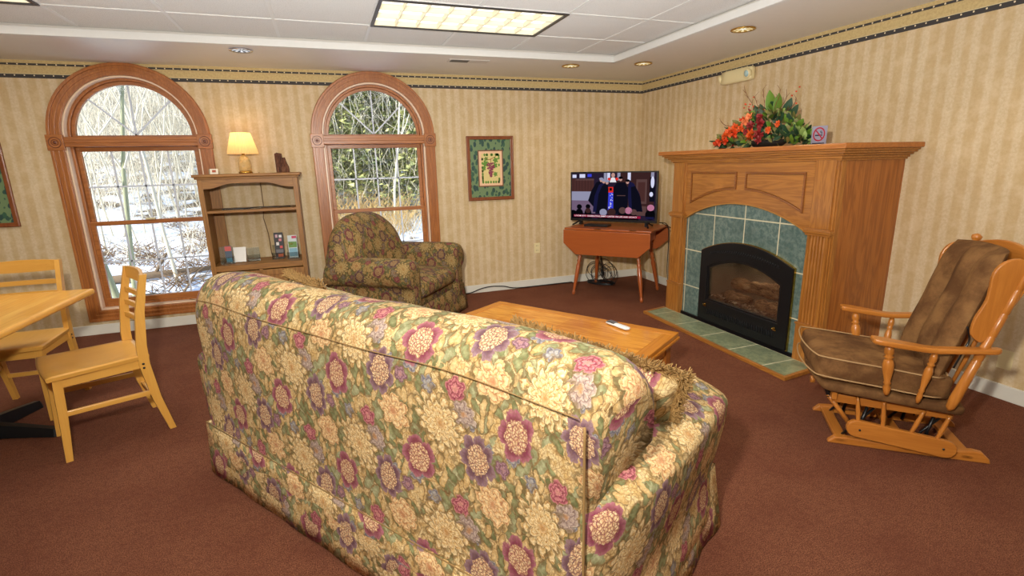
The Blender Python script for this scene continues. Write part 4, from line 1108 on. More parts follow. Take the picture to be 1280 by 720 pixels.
# ------------------------------------------------------------------ framed pictures
def greenmat():
    tt = NT('leafy_mat'); o = tt.obj(); m = tt.map(o, rot=(0, .6, 0), scale=(1.4, 1, .9))
    wv = tt.vm('ADD', m, tt.vm('SCALE', tt.noise(o, 12, 2, out=1), scale=.03))
    d = tt.vor(wv, 20, dim='3D'); r = tt.sepx(tt.vor(wv, 20, out='Color'))
    msk = tt.math('MULTIPLY', tt.ss(d, .44, .50, 1, 0), tt.math('GREATER_THAN', r[0], .12))
    c = tt.mix(msk, srgb(104, 128, 88), tt.mix(r[1], srgb(30, 62, 60), srgb(48, 88, 66)))
    return tt.bsdf(c, .5)
M_gmat = greenmat()
def picture(label, x0, x1, z0, z1):
    cx, cz = (x0 + x1) / 2, (z0 + z1) / 2
    t = thing('framed_picture', label, 'picture', (cx, -.001, cz)); w_, h_ = (x1 - x0) / 2, (z1 - z0) / 2
    f = lambda u, v, w: (u, -w, v)
    b = MB(); b.plate([rect(-w_, -h_, w_, h_), rect(-w_ + .035, -h_ + .035, w_ - .035, h_ - .035)], .022, f, .004)
    b.plate([rect(-w_ + .004, -h_ + .004, w_ - .004, h_ - .004), rect(-w_ + .014, -h_ + .014, w_ - .014, h_ - .014)], .028, f, .002); obj('frame', b, framew(2), t)
    b = MB(); b.plate([rect(-w_ + .03, -h_ + .03, w_ - .03, h_ - .03)], .008, f); obj('leafy_mat', b, M_gmat, t)
    a, c = .128, .178
    b = MB(); b.plate([rect(-a - .012, -c - .012, a + .012, c + .012)], .0095, f); obj('inner_frame', b, plain('mat_rust', srgb(120, 76, 50), .5), t)
    b = MB(); b.plate([rect(-a, -c, a, c)], .0105, f); obj('print_border', b, plain('mat_peach', srgb(226, 186, 150), .6), t)
    b = MB(); b.plate([rect(-a + .025, -c + .025, a - .025, c - .025)], .0112, f); obj('print', b, plain('print_cream', srgb(214, 196, 132), .6), t)
    b = MB(); rn = random.Random(5); g = .0125
    for k in range(34):
        u = rn.uniform(-1, 1); v = rn.choice((-1, 1)); 
        if k % 2: p = (u * .092, v * .142)
        else: p = (v * .092, u * .142)
        b.plate([disc(p[0], p[1], .011, 7, .015)], .0005, lambda u_, v_, w: (u_, -g - w, v_))
    for p, r_ in (((-.06, .05), .035), ((.055, .085), .03), ((.05, .03), .028), ((-.05, .10), .022), ((.05, -.06), .025), ((-.075, .0), .022)):
        pts = [(p[0] + cos(2 * PI * i / 15) * r_ * (1 if i % 3 else .6), p[1] + sin(2 * PI * i / 15) * r_ * (1.1 if i % 3 else .65)) for i in range(15)]
        b.plate([pts], .0006, lambda u_, v_, w: (u_, -g - w, v_))
    obj('vine_leaves', b, plain('print_green', srgb(70, 116, 74), .6), t)
    b = MB()
    for k in range(60):
        v = rn.uniform(-.085, .055); wd = .04 * (1 - (abs(v - .025) / .12) ** 1.5); u = rn.uniform(-wd, wd) + .0
        b.lathe([(.0095, 0), (.006, .003), (.0005, .004)], (u - .0, -g - .0008 - rn.random() * .001, v), (0, -1, 0), 8)
    obj('grapes', b, plain('print_grape', srgb(142, 60, 84), .5), t)
    b = MB(); b.tube([(-.06, -g - .001, .11), (-.02, -g - .002, .09), (.03, -g - .001, .11), (.06, -g - .001, .125)], .003, 5); b.tube([(.0, -g - .001, .1), (.002, -g - .001, .055)], .003, 5); obj('vine', b, plain('print_vine', srgb(150, 80, 44), .6), t)
    return t
picture('framed grape print with leafy green mat between right window and corner', -2.117, -1.600, 1.013, 1.678)
picture('dark framed green picture cut off at the left edge of the photo', -6.44, -5.925, .985, 1.655)
# wall outlets and cables on the wall
def outlet(label, loc, rot):
    t = thing('wall_outlet', label, 'outlet', loc, rot); b = MB(); b.box((0, -.003, 0), (.072, .006, .115), bevel=.002); obj('plate', b, M_cream, t)
    b = MB()
    for s_ in (-1, 1):
        for q in (-1, 1): b.box((q * .008, -.0065, s_ * .026), (.003, .001, .012))
    obj('slots', b, M_black, t)
outlet('cream wall outlet below and right of the framed grape print', (-1.335, -.0005, .447), 0)
outlet('small outlet on the right wall behind the glider chair', (-.0005, -3.72, .232), PI / 2)
b = MB(); b.tube(spline([(-2.42, -.03, .012), (-2.3, -.03, .010), (-2.15, -.03, .012), (-2.02, -.022, .045), (-1.9, -.022, .058), (-1.75, -.024, .045), (-1.6, -.03, .012), (-1.2, -.03, .010), (-.9, -.03, .010)]), .006, 6)
solo('cable', b, M_black, 'black cable running along the foot of the back wall baseboard', 'cable', (-1.8, -.03, .01))
# ------------------------------------------------------------------ drop leaf table with television
tv0 = Vector((-1.156, -.52, 0)); te = Vector((.614, -.79, 0)).normalized(); tn = Vector((-te.y, te.x, 0))
tr = math.atan2(te.y, te.x)
t = thing('drop_leaf_table', 'reddish cherry drop leaf table with turned legs in the corner', 'table', tv0, tr)
# local x = te, local y = towards the corner
b = MB(); b.bb((-.085, .005, .700), (.845, .60, .720), .005); obj('tabletop', b, cherry(0), t)
b = MB(); b.plate([[(-.085, .700), (-.085, .56), (.055, .445), (.73, .455), (.845, .56), (.845, .700)]], .018, lambda u, v, w: (u, -.018 + w, v), .004); l_ = obj('drop_leaf', b, cherry(0), t)
b = MB()
for x in (.29, .66): b.bb((x - .035, -.006, .7185), (x + .035, .03, .7215))
obj('hinge', b, M_brass, l_)
b = MB(); b.plate([[(-.085, .700), (-.085, .56), (.055, .445), (.73, .455), (.845, .56), (.845, .700)]], .018, lambda u, v, w: (u, .605 + w, v), .004); obj('drop_leaf', b, cherry(0), t)
b = MB(); b.plate([rect(.03, .06, .73, .54), rect(.05, .08, .71, .52)], .13, lambda u, v, w: (u, v, .57 + w)); obj('apron', b, cherry(0), t)
prof = [(0, .010), (.02, .017), (.06, .018), (.08, .012), (.10, .015), (.35, .021), (.52, .024), (.58, .016), (.61, .025), (.64, .014), (.69, .024), (.72, .014), (.75, .026), (.78, .016), (.86, .023), (1., .026)]
for x, y, xt, yt in ((0.02, .01, .09, .10), (.775, .01, .68, .10), (.03, .60, .10, .50), (.76, .60, .67, .50)):
    b = MB(); b.turned((x, y, 0), (xt, yt, .60), prof, 14); obj('leg', b, cherry(2), t)
TM = W[t.name]
def tp(x, y, z): return TM @ Vector((x, y, z))
# television (front plane y = .22 in table coords)
tvt = thing('television', 'flat screen television showing a ceremony, on the drop leaf table', 'television', tp(.33, .30, .721), tr)
X0t, X1t, Z0t, Z1t = -.480, .475, .045, .565
b = MB(); b.bb((X0t, -.012, Z0t), (X1t, .025, Z1t), .005); b.bb((X0t + .15, .02, Z0t + .06), (X1t - .15, .06, Z1t - .2), .01); obj('case', b, M_black, tvt)
sw, sh = X1t - X0t - .03, Z1t - Z0t - .04
def S(u, v, d=0): return (X0t + .015 + u * sw, -.0125 - d, Z0t + .026 + v * sh)
scr = MB(); cols = [(40, 30, 50), (76, 46, 44), (116, 96, 120), (15, 15, 28), (26, 26, 62), (196, 150, 140), (226, 50, 40), (60, 70, 220), (220, 222, 250), (150, 150, 176), (60, 36, 36), (150, 28, 60), (240, 236, 240), (92, 66, 64), (10, 9, 14), (190, 120, 150)]
def pl(ci, pts, d):
    scr.mi = ci; vs = [scr.b.verts.new(S(min(1, max(0, x)), min(1, max(0, y)), d)) for x, y in pts]; scr._f(vs)
def dz(ci, x, y, rx, ry, d): pl(ci, [(x + rx * cos(2 * PI * i / 16), y + ry * sin(2 * PI * i / 16)) for i in range(16)], d)
pl(0, rect(0, 0, 1, 1), 0)
pl(1, rect(.0, .60, .28, .88), .0002); pl(10, rect(.55, .2, .98, 1), .0002); pl(2, rect(0, .12, .3, .40), .0003); pl(9, rect(0, .40, .25, .60), .0002)
for i in range(7): pl(10, rect(.02 + i * .037, .62, .026 + i * .037, .86), .0004)
pl(13, rect(.05, .84, .28, .88), .0004); pl(8, rect(.01, .9, .06, .97), .0004); pl(8, rect(.1, .9, .17, .98), .0004); pl(7, rect(.2, .92, .25, .98), .0003)
pl(13, rect(.78, .35, .9, .86), .0004); pl(1, rect(.8, .4, .88, .8), .0005); pl(13, rect(.60, .1, .9, .3), .0003)
for i, x in enumerate((.40, .44, .56, .68, .94)): pl(8 if i % 2 else 9, rect(x, .84, x + .035, 1), .0005)
dz(5, .51, .95, .022, .05, .0007); pl(12, [(.47, .8), (.55, .8), (.53, .9), (.49, .9)], .0006); dz(6, .465, .87, .02, .03, .0006); dz(6, .555, .87, .02, .03, .0006)
# flag draped coffin
pl(6, rect(.455, .58, .515, .70), .0008); pl(14, rect(.47, .62, .50, .68), .0009); pl(7, [(.455, .2), (.52, .2), (.515, .58), (.46, .58)], .0008)
rn = random.Random(2)
for k in range(16): x, y = rn.uniform(.465, .51), rn.uniform(.24, .55); dz(12, x, y, .005, .009, .0010)
# pall bearers
pl(3, [(.21, .40), (.25, .62), (.31, .80), (.37, .84), (.40, .7), (.36, .36), (.3, .22)], .0011)
pl(4, [(.27, .15), (.29, .5), (.34, .74), (.40, .82), (.43, .74), (.38, .5), (.37, .15)], .0012)
pl(3, [(.31, .12), (.34, .55), (.38, .72), (.44, .80), (.46, .66), (.45, .4), (.44, .12)], .0013)
pl(3, [(.53, .12), (.52, .5), (.52, .70), (.56, .80), (.65, .80), (.69, .68), (.69, .36), (.68, .12)], .0013); pl(13, rect(.56, .51, .66, .525), .0015)
pl(4, [(.70, .3), (.68, .66), (.70, .82), (.75, .78), (.82, .56), (.86, .2), (.74, .16)], .0011); pl(3, [(.74, .2), (.72, .7), (.77, .72), (.83, .5), (.86, .18)], .0012)
for x, y in ((.37, .86), (.40, .83), (.44, .81), (.60, .88), (.68, .82)):
    dz(5, x, y - .02, .018, .035, .0014); dz(14 if x > .5 else 9, x, y + .015, .026, .028, .0016)
pl(3, rect(.93, .4, .99, .9), .0006); dz(8, .96, .8, .02, .12, .0007); dz(8, .95, .55, .02, .05, .0008)
# seated heads along the bottom
for x, y, c, r_ in ((.10, .26, 14, .033), (.21, .27, 14, .03), (.21, .18, 10, .035), (.40, .15, 9, .045), (.50, .16, 10, .05), (.63, .2, 13, .042), (.70, .2, 15, .042), (.76, .17, 13, .038), (.95, .27, 15, .04), (.02, .1, 14, .05)):
    dz(c, x, y, r_, r_ * 1.7, .0018); dz(14, x, y - .15, r_ * 1.5, .11, .0017)
pl(11, rect(.03, .035, .84, .085), .0022); pl(11, rect(.03, .035, .13, .085), .0023); pl(4, rect(.9, .03, .99, .08), .0022)
scr.mi = 12
text_mb(scr, 'LIVE', .034 * .7, lambda x, y: S(.04 + x / sw, .045 + y / sh, .0030), width=.05)
text_mb(scr, 'NEWS', .034 * .7, lambda x, y: S(.125 + x / sw, .045 + y / sh, .0030), width=.055)
dz(12, .112, .06, .009, .016, .0028)
text_mb(scr, 'CELEBRATING JIMMY CARTER HIS LIFE AND LEGACY', .022, lambda x, y: S(.20 + x / sw, .045 + y / sh, .0030), width=.60 * sw, bold=.0003)
def scm(i, c):
    c = srgb(*c); return emis('screen_tone_%s' % 'abcdefghijklmnopqrstuvwxyz'[i], c, .9)
o = obj('screen', scr, [scm(i, c) for i, c in enumerate(cols)], tvt)
for x in (-.36, .37):
    b = MB(); b.beam((x, .0, .05), (x - .05 * (1 if x < 0 else -1), -.10, .008), .016, .012); b.beam((x, .0, .05), (x - .03 * (1 if x < 0 else -1), .11, .008), .016, .012); b.bb((x - .012, -.02, .006), (x + .012, .03, .06)); obj('foot', b, M_black, tvt)
b = MB(); b.box((0, 0, .012), (.26, .12, .022), bevel=.003)
o = solo('cable_box', b, M_black, 'slim black cable box lying under the left of the television', 'cable box', None); o.location = tp(.20, .22, .721); o.rotation_euler.z = tr
# cables
def cable(label, pts, r=.004, m=None):
    b = MB(); b.tube(spline(pts, 6), r, 6); return solo('cable', b, m or M_black, label, 'cable', tuple(pts[0]))
rc = random.Random(8); b = MB(); cx0 = Vector((-.62, -.22, .0))
for k in range(9):
    R_ = rc.uniform(.08, .15); a0 = rc.uniform(0, 6); nn = Vector((rc.uniform(-.6, .6), rc.uniform(-1, -.4), rc.uniform(-.2, .5))).normalized(); u_, v_, _ = frame_from(nn)
    c_ = cx0 + te * rc.uniform(-.14, .13) + Vector((0, 0, 0)); c_.z = max(R_ * .96 + .01, rc.uniform(.08, .17))
    b.tube([c_ + u_ * R_ * cos(a0 + i * .35) * rc.uniform(.97, 1.03) + v_ * R_ * sin(a0 + i * .35) for i in range(20)], .0035, 5)
for k in range(4):
    b.tube([cx0 + te * (.17 * cos(i * .4)) + tn * (.08 * sin(i * .4)) + Vector((0, 0, .008 + .006 * k)) for i in range(16)], .004, 5)
solo('coiled_cables', b, M_black, 'tangled coil of black cables on the carpet under the television table', 'cables', (-.62, -.22, 0))
b = MB(); p0 = cx0 + Vector((.02, 0, .12))
for k in range(4): b.tube(spline([p0 + Vector((rc.uniform(-.03, .03), 0, rc.uniform(-.05, .03))), p0 + Vector((rc.uniform(-.04, .03), 0, .2)), p0 + Vector((rc.uniform(-.2, .2), .02, .36)), Vector((tp(.3 + .1 * k, .35, .60)))]), .0035, 5)
b.box(p0, (.03, .03, .05), bevel=.004)
solo('hanging_cables', b, M_black, 'black cables dropping from the television table to the coil', 'cables', tuple(p0))
cable('black cable hanging from the right back corner of the television table', [tp(.80, .42, .76), tp(.86, .50, .73), tp(.875, .52, .55), tp(.88, .50, .25), tp(.93, .46, .05), tp(1.02, .44, .012), (-.20, -.95, .012), (-.12, -1.38, .012)])
cable('second cable looping behind the fireplace surround from the television', [tp(.80, .45, .76), tp(.87, .56, .70), (-.06, -1.0, .60), (-.04, -1.12, .42), (-.03, -1.35, .36)])
cable('thin grey cord hanging beside the television table near the wall', [tp(.82, .56, .72), (-.10, -.80, .60), (-.09, -.80, .3), (-.08, -.9, .05), (-.1, -1.0, .01)], .0025, plain('grey_cord', srgb(110, 100, 90), .6))

# ------------------------------------------------------------------ fireplace
t = thing('fireplace', 'oak fireplace surround with teal tiles and black arched gas insert', 'fireplace', (-.28, -2.22, 0))
P = lambda nm, mb, m, p=None, **k: obj(nm, mb, m, p or t, world=True, **k)
FX = -.56
F = lambda u, v, w: (FX - w, u, v)           # w outward
YL, YR = -1.42, -3.01
CY0 = (YL + YR) / 2
def pilaster(y0, y1):
    b = MB(); yc = (y0 + y1) / 2; hw_ = abs(y1 - y0) / 2
    b.bb((FX - .02, y0, .0), (FX + .03, y1, 1.37), .003)
    p = P('pilaster', b, oak(2))
    b = MB(); b.bb((FX - .034, yc - hw_ + .012, .93), (FX - .015, yc + hw_ - .012, 1.36), .003)
    b.bb((FX - .042, yc - hw_ - .002, .0), (FX - .015, yc + hw_ + .002, .27), .003)
    # fluted middle
    lp = [(yc - hw_ + .008, .0)]; n = 5; wv = (2 * hw_ - .05) / n
    lp = [(-hw_ + .008, 0), (-hw_ + .008, .016)]
    for k in range(n):
        a = -hw_ + .025 + wv * k
        lp += [(a, .016), (a + wv * .12, .006), (a + wv * .5, .001), (a + wv * .88, .006)]
    lp += [(hw_ - .025, .016), (hw_ - .008, .016), (hw_ - .008, 0)]
    b.plate([lp], .60, lambda u, v, w: (FX - .018 - v, yc + u, .285 + w)); P('fluting', b, oak(2), p)
    for gp in (((.885, .90, .008), (.90, .922, .016), (.922, .930, .006)), ((.272, .288, .010), (.262, .273, .004))):
        b = MB()
        for z0, z1, o_ in gp: b.bb((FX - .034 - o_, yc - hw_ - o_, z0), (FX - .01, yc + hw_ + o_, z1), .003)
        P('collar', b, oak(1), p)
pilaster(YL, YL - .165); pilaster(YR + .165, YR)
# side panels
b = MB(); b.bb((FX + .03, YR, 0), (-.001, YR + .02, 1.37)); P('side_panel', b, wood('oak_veneer', srgb(190, 118, 50), srgb(120, 62, 20), 2, scale=.8, ring=.8, rough=.3)); b = MB(); b.bb((FX - .005, YR - .006, 0), (FX + .035, YR + .006, 1.37), .002); P('corner_strip', b, oak(2))
b = MB(); b.bb((FX + .03, YL - .02, 0), (-.001, YL, 1.37)); P('side_panel', b, wood('oak_veneer', srgb(190, 118, 50), srgb(120, 62, 20), 2, scale=.8, ring=.8, rough=.3))
# arched header
ya, yb_ = YL - .165, YR + .165
def archc(y, zs_, rise): u = (y - CY0) / (abs(yb_ - ya) / 2); return zs_ + rise * (1 - u * u) ** .95 if abs(u) < 1 else zs_
N = 32
b = MB(); lo = [(ya + (yb_ - ya) * i / N, archc(ya + (yb_ - ya) * i / N, .885, .165)) for i in range(N + 1)]
b.plate([lo + [(yb_, 1.37), (ya, 1.37)]], .03, lambda u, v, w: F(u, v, w - .02)); P('header', b, oak(1))
b = MB(); lo2 = [(y, z - .008) for y, z in lo]
b.plate([lo + lo2[::-1]], .034, lambda u, v, w: F(u, v, w - .02)); P('arch_edge', b, plain('brass_dull', srgb(170, 120, 50), .4))
for s_ in (1, -1):
    def panel(g):
        y0, y1 = CY0 + s_ * (.045 + g), CY0 + s_ * (.565 - g)
        n = 16; lw = [(y0 + (y1 - y0) * i / n) for i in range(n + 1)]
        f_ = lambda y: 1.155 - .155 * (abs(y - CY0) / .6) ** 2 + g
        return [(y, f_(y)) for y in lw] + [(y1, 1.285 - g), (y0, 1.285 - g)]
    b = MB(); b.plate([panel(0), panel(.014)], .012, lambda u, v, w: F(u, v, .010 + w), .002); f_ = P('panel_moulding', b, wood('oak_dark', srgb(158, 96, 40), srgb(100, 54, 20), 1))
    b = MB(); b.plate([panel(.016)], .012, lambda u, v, w: F(u, v, .005 + w), .005); P('raised_panel', b, oak(1), f_)
# crown and mantel shelf: stacked mouldings with overhang on three sides
b = MB()
for z0, z1, o_ in ((1.355, 1.368, .03), (1.368, 1.385, .042), (1.385, 1.398, .062), (1.398, 1.412, .085), (1.412, 1.425, .10)):
    b.bb((FX - o_ - .0, YR - o_ + .015, z0), (-.001, YL + o_ - .015, z1 + .001), .004)
P('crown_moulding', b, oak(1))
b = MB(); b.bb((FX - .125, YR - .105, 1.425), (-.001, YL + .105, 1.458), .007, 3); P('mantel_shelf', b, wood('oak_shelf', srgb(196, 124, 54), srgb(136, 74, 26), 1))
# teal tile field with an arched hole for the insert
IY0, IY1 = -1.83, -2.755
IC = (IY0 + IY1) / 2
def iarch(y, zs_, rise, hw_): u = (y - IC) / hw_; return zs_ + rise * max(0, 1 - u * u)
def ins_loop(hw_, z0, zs_, rise, n=20): return [(IC + hw_, z0), (IC - hw_, z0)] + [(IC - hw_ + 2 * hw_ * i / n, iarch(IC - hw_ + 2 * hw_ * i / n, zs_, rise, hw_)) for i in range(n + 1)]
def teal(name, a, bcol, ph, k1, k2, period=.325):
    tt = NT(name); o = tt.obj(); x = tt.sepx(o)
    n = tt.noise(o, 26, 5, .75); n2 = tt.noise(o, 5, 3, .6)
    c = tt.mix(tt.ss(n, .38, .62), a, bcol); c = tt.mix(tt.ss(n2, .4, .65, 0, .35), c, tuple(v * .7 for v in a))
    lines = None
    for k, p_ in ((k1, ph[0]), (k2, ph[1])):
        f_ = tt.math('ABSOLUTE', tt.math('SUBTRACT', tt.math('FRACT', tt.math('ADD', tt.math('DIVIDE', tt.math('SUBTRACT', x[k], p_), period), .5)), .5))
        m = tt.math('LESS_THAN', f_, .0045 / period); lines = m if lines is None else tt.math('MAXIMUM', lines, m)
    c = tt.mix(lines, c, srgb(206, 200, 168))
    return tt.bsdf(c, tt.mix(lines, (.28,) * 3, (.8,) * 3), bump=tt.math('SUBTRACT', n, lines), bstr=.3, bdist=.004)
# texture coords are object coords = world minus root (-.28,-2.22,0)
M_teal = teal('teal_tile', srgb(78, 102, 98), srgb(116, 134, 126), (-1.933 + 2.22, .932), 1, 2)
b = MB(); lo = [(ya + .01, 0.02), (yb_ - .01, .02)][::1]
outer = [(ya + .01, .02), (yb_ - .01, .02)] + [(yb_ - .01 + (ya - yb_ + .02) * i / N, archc(yb_ + (ya - yb_) * i / N, .885, .175) + .004) for i in range(N + 1)]
b.plate([outer, ins_loop(.455, .03, .635, .105)], .015, lambda u, v, w: F(u, v, w - .03)); P('tile_surround', b, M_teal)
# insert
b = MB(); b.plate([ins_loop(.4625, .035, .635, .108), ins_loop(.375, .215, .505, .095)], .035, lambda u, v, w: F(u, v, w - .020), .004)
ins = P('firebox_frame', b, M_blackm)
b = MB(); b.plate([ins_loop(.468, .032, .637, .111), ins_loop(.461, .036, .635, .107)], .018, lambda u, v, w: F(u, v, w - .014)); P('brass_edge', b, M_brass, ins)
b = MB(); b.plate([ins_loop(.378, .212, .507, .096), ins_loop(.362, .228, .494, .093)], .012, lambda u, v, w: F(u, v, w - .006)); P('inner_bezel', b, M_black, ins)
b = MB(); b.plate([ins_loop(.378, .21, .507, .096)], .004, lambda u, v, w: F(u, v, w - .012)); P('fire_glass', b, M_fglass, ins)
M_fret = plain('fret_shadow', srgb(4, 4, 5), .6); M_fretl = plain('fret_metal_glint', srgb(58, 60, 64), .3, Metallic=.5)  # fretwork metal is lightened so its colour stands in for glints
b = MB(); b2 = MB()
for k in range(30):                                        # pierced fretwork above and below the glass
    u = -.34 + .68 * k / 29; z = iarch(IC + u, .625, .062, .42) - .0
    b.plate([disc(IC + u, z - .018, .008, 8, .014)], .001, lambda a, c, w: F(a, c, .0152 + w)); b.plate([disc(IC + u + .011, z - .006, .006, 6, .008)], .001, lambda a, c, w: F(a, c, .0152 + w))
    b2.tube([F(IC + u - .01, z - .03, .016), F(IC + u, z - .008, .020), F(IC + u + .01, z - .03, .016)], .0018, 4)
P('fret_openings', b, M_fret, ins); P('fretwork', b2, M_fretl, ins); b = MB(); b2 = MB()
for k in range(30):
    u = -.34 + .68 * k / 29
    b.plate([disc(IC + u, .125, .009, 8, .018)], .001, lambda a, c, w: F(a, c, .0152 + w)); b.plate([disc(IC + u + .011, .155, .006, 6, .008)], .001, lambda a, c, w: F(a, c, .0152 + w))
    b2.tube([F(IC + u - .011, .10, .016), F(IC + u, .148, .021), F(IC + u + .011, .10, .016)], .002, 4)
P('fret_openings', b, M_fret, ins); P('fretwork', b2, M_fretl, ins)
for y in (IC + .37, IC - .36): b = MB(); b.lathe([(.009, 0), (.010, .006), (.004, .012), (.003, .02), (.006, .022), (.001, .026)], F(y, .178, .014), (-1, 0, 0), 10); b.box(F(y - .012, .17, .03), (.006, .03, .008)); P('latch', b, M_brass, ins)
def firebox():
    tt = NT('firebox_lining'); o = tt.obj(); n = tt.noise(o, 8, 4)
    return tt.bsdf(tt.mix(n, srgb(170, 158, 138), srgb(120, 110, 94)), .8)
b = MB(); x1, x0 = FX + .022, FX + .34
b.bb((x0, IY0 + .05, .20), (x0 + .02, IY1 - .05, .70)); b.bb((x1, IY0 - .02, .20), (x0, IY0 - .04, .70)); b.bb((x1, IY1 + .02, .20), (x0, IY1 + .04, .70)); b.bb((x1, IY0, .20), (x0, IY1, .222)); b.bb((x1, IY0, .69), (x0, IY1, .71)); P('firebox', b, firebox(), ins)
def logm():
    tt = NT('ceramic_log'); o = tt.obj(); n = tt.noise(tt.map(o, scale=(1.5, .4, 1.5)), 30, 5, .75)
    return tt.bsdf(tt.ramp(n, [(.36, srgb(70, 52, 38)), (.5, srgb(176, 138, 100)), (.65, srgb(216, 186, 146))]), .8, bump=n, bstr=.8, bdist=.02)
def log(p0, p1, r):
    b = MB(); p0, p1 = Vector(p0), Vector(p1); n = 8; pts = [p0 + (p1 - p0) * i / n + Vector((0, 0, .006 * sin(i * 2.1))) for i in range(n + 1)]
    b.tube(pts, [r * (1 + .12 * sin(i * 1.7)) for i in range(n + 1)], 12); P('log', b, logm(), ins)
log((-.36, -2.02, .36), (-.38, -2.62, .375), .048); log((-.45, -2.05, .27), (-.47, -2.28, .275), .042); log((-.46, -2.38, .265), (-.44, -2.66, .285), .046); log((-.42, -2.26, .40), (-.40, -2.50, .43), .026)
b = MB(); b.lathe([(.001, 0), (.018, .002), (.024, .0)], (-.413, -2.13, .365), (-1, 0, 0), 12); P('log_knot', b, plain('knot', srgb(190, 150, 104), .8), ins)
b = MB(); re = random.Random(9)
for k in range(420):
    y = re.uniform(IY1 + .07, IY0 - .07); x = re.uniform(FX + .03, FX + .2); s_ = re.uniform(.006, .014)
    b.rbox((x, y, .226 + s_ * .5 + re.uniform(0, .02)), (s_ * 2, s_ * 1.6, s_ * 1.3), s_ * .5, n=2, M=Matrix.Rotation(re.uniform(0, 3), 3, 'Z'))
def ember():
    tt = NT('ember_stones'); o = tt.obj(); n = tt.vor(o, 34, out='Color'); v = tt.sepx(n)
    return tt.bsdf(tt.ramp(v[0], [(.2, srgb(70, 56, 46)), (.6, srgb(150, 122, 94)), (.95, srgb(230, 214, 190))]), .7)
tag(P('ember_stones', b, ember(), ins), kind='stuff')
b = MB(); b.bb((FX + .0, YL - .16, .0), (FX + .03, YR + .16, .03)); P('base_plate', b, M_black)
lamp('firebox_fill', 'POINT', (FX + .12, IC, .655), 1.6, (1, .84, .62), .05)  # added fill lamp, hidden behind the frame top, to brighten the firebox
# hearth
hz_ = .022
M_hearth = teal('hearth_tile', srgb(112, 126, 100), srgb(150, 158, 124), (-1.57 + 1.9, -.60 + .72), 1, 0, .325)
t2 = thing('hearth', 'low green tiled hearth slab with oak edging in front of the fireplace', 'hearth', (-.72, -2.22, 0))
outer = [(-.862, -1.415), (-.492, -1.375), (-.492, -3.03), (-.60, -3.05), (-.925, -3.09)]
outer = [(-.865, -1.44), (-.595, -1.385), (-.595, -3.045), (-.925, -3.085)]
inn = [(-.842, -1.462), (-.60, -1.412), (-.60, -3.018), (-.900, -3.056)]
b = MB(); b.plate([inn[::-1]], hz_ - .002, lambda u, v, w: (u, v, w)); obj('tiled_top', b, M_hearth, t2, world=True)
b = MB()
pts = [outer[1], outer[0], outer[3], outer[2]]; pin = [inn[1], inn[0], inn[3], inn[2]]
for i in range(3): b.plate([[pts[i], pts[i + 1], pin[i + 1], pin[i]]], hz_ + .002, lambda u, v, w: (u, v, w), .002)
obj('oak_edging', b, oak(1), t2, world=True)

# ------------------------------------------------------------------ things on the mantel
MZ = 1.4585
t = thing('floral_arrangement', 'autumn silk flower arrangement with orange blooms and green leaves on the mantel', 'flowers', (-.34, -2.24, MZ))
rn = random.Random(21)
fol = {k: MB() for k in ('dark', 'light', 'pale', 'red', 'olive')}
def leaf(b, p, d, L, w_, curl=.25):
    p = Vector(p); d = Vector(d).normalized(); u_, v_, _ = frame_from(d); a = rn.uniform(0, 6.28); s_ = u_ * cos(a) + v_ * sin(a); nn = d.cross(s_)
    if nn.x > 0: nn = -nn
    prev = None
    for i in range(6):
        q = i / 5; wd = w_ * sin(PI * min(1, q * .92 + .06)) ** .8; c_ = p + d * L * q + nn * (-curl * L * q * q)
        cur = (b.b.verts.new(c_ - s_ * wd / 2 - nn * .12 * wd), b.b.verts.new(c_), b.b.verts.new(c_ + s_ * wd / 2 - nn * .12 * wd))
        if prev: b._f([prev[0], prev[1], cur[1], cur[0]], True); b._f([prev[1], prev[2], cur[2], cur[1]], True)
        prev = cur
def dome(y, f=1.): return .30 * max(0, 1 - (abs(y - .02) / .47) ** 1.35)
for k in range(520):
    y = rn.uniform(-.42, .42); hh = dome(y); z = rn.uniform(.01, 1) ** .8 * hh; x = -rn.uniform(.0, .16) * (1 - z / .34) 
    key = rn.choice(('dark', 'light', 'olive', 'dark', 'pale' if y < -.05 else 'olive', 'red' if y > -.1 and rn.random() < .5 else 'dark'))
    L = rn.uniform(.04, .085); d = (-.6 + rn.uniform(-.3, .3), y * 1.6 + rn.uniform(-.6, .6), rn.uniform(-.3, .9))
    leaf(fol[key], (x, y, z + .01), d, L, L * .5)
for y, z, L, dy in ((-.02, .22, .19, .05), (-.055, .22, .16, -.25), (-.02, .25, .12, .3), (-.11, .20, .15, -.6), (-.16, .18, .13, -.8), (.08, .20, .14, .5), (.14, .2, .12, .9)): leaf(fol['light' if abs(y) < .06 else 'dark'], (-.03, y, z), (-.15, dy, 1), L, L * .42, .1)
for nm, c in (('dark', (38, 70, 44)), ('light', (92, 128, 38)), ('pale', (150, 176, 96)), ('red', (148, 40, 36)), ('olive', (120, 116, 60))):
    obj('foliage', fol[nm], plain('leaf_' + nm, srgb(*c), .5), t, label={'dark': 'dark green leaves', 'light': 'bright green leaves', 'pale': 'pale variegated leaves', 'red': 'deep red leaves', 'olive': 'olive brown leaves'}[nm])
def bloom(y, z, x, R, m, n=9):
    b = MB()
    for k in range(n):
        a = 2 * PI * k / n + rn.uniform(-.2, .2); leaf(b, (x, y, z), (-.55, cos(a), sin(a)), R * rn.uniform(.8, 1.1), R * .6, .35)
    for k in range(5): a = 2 * PI * k / 5; leaf(b, (x - .012, y, z), (-1.1, cos(a), sin(a)), R * .55, R * .4, .1)
    obj('flower', b, m, t)
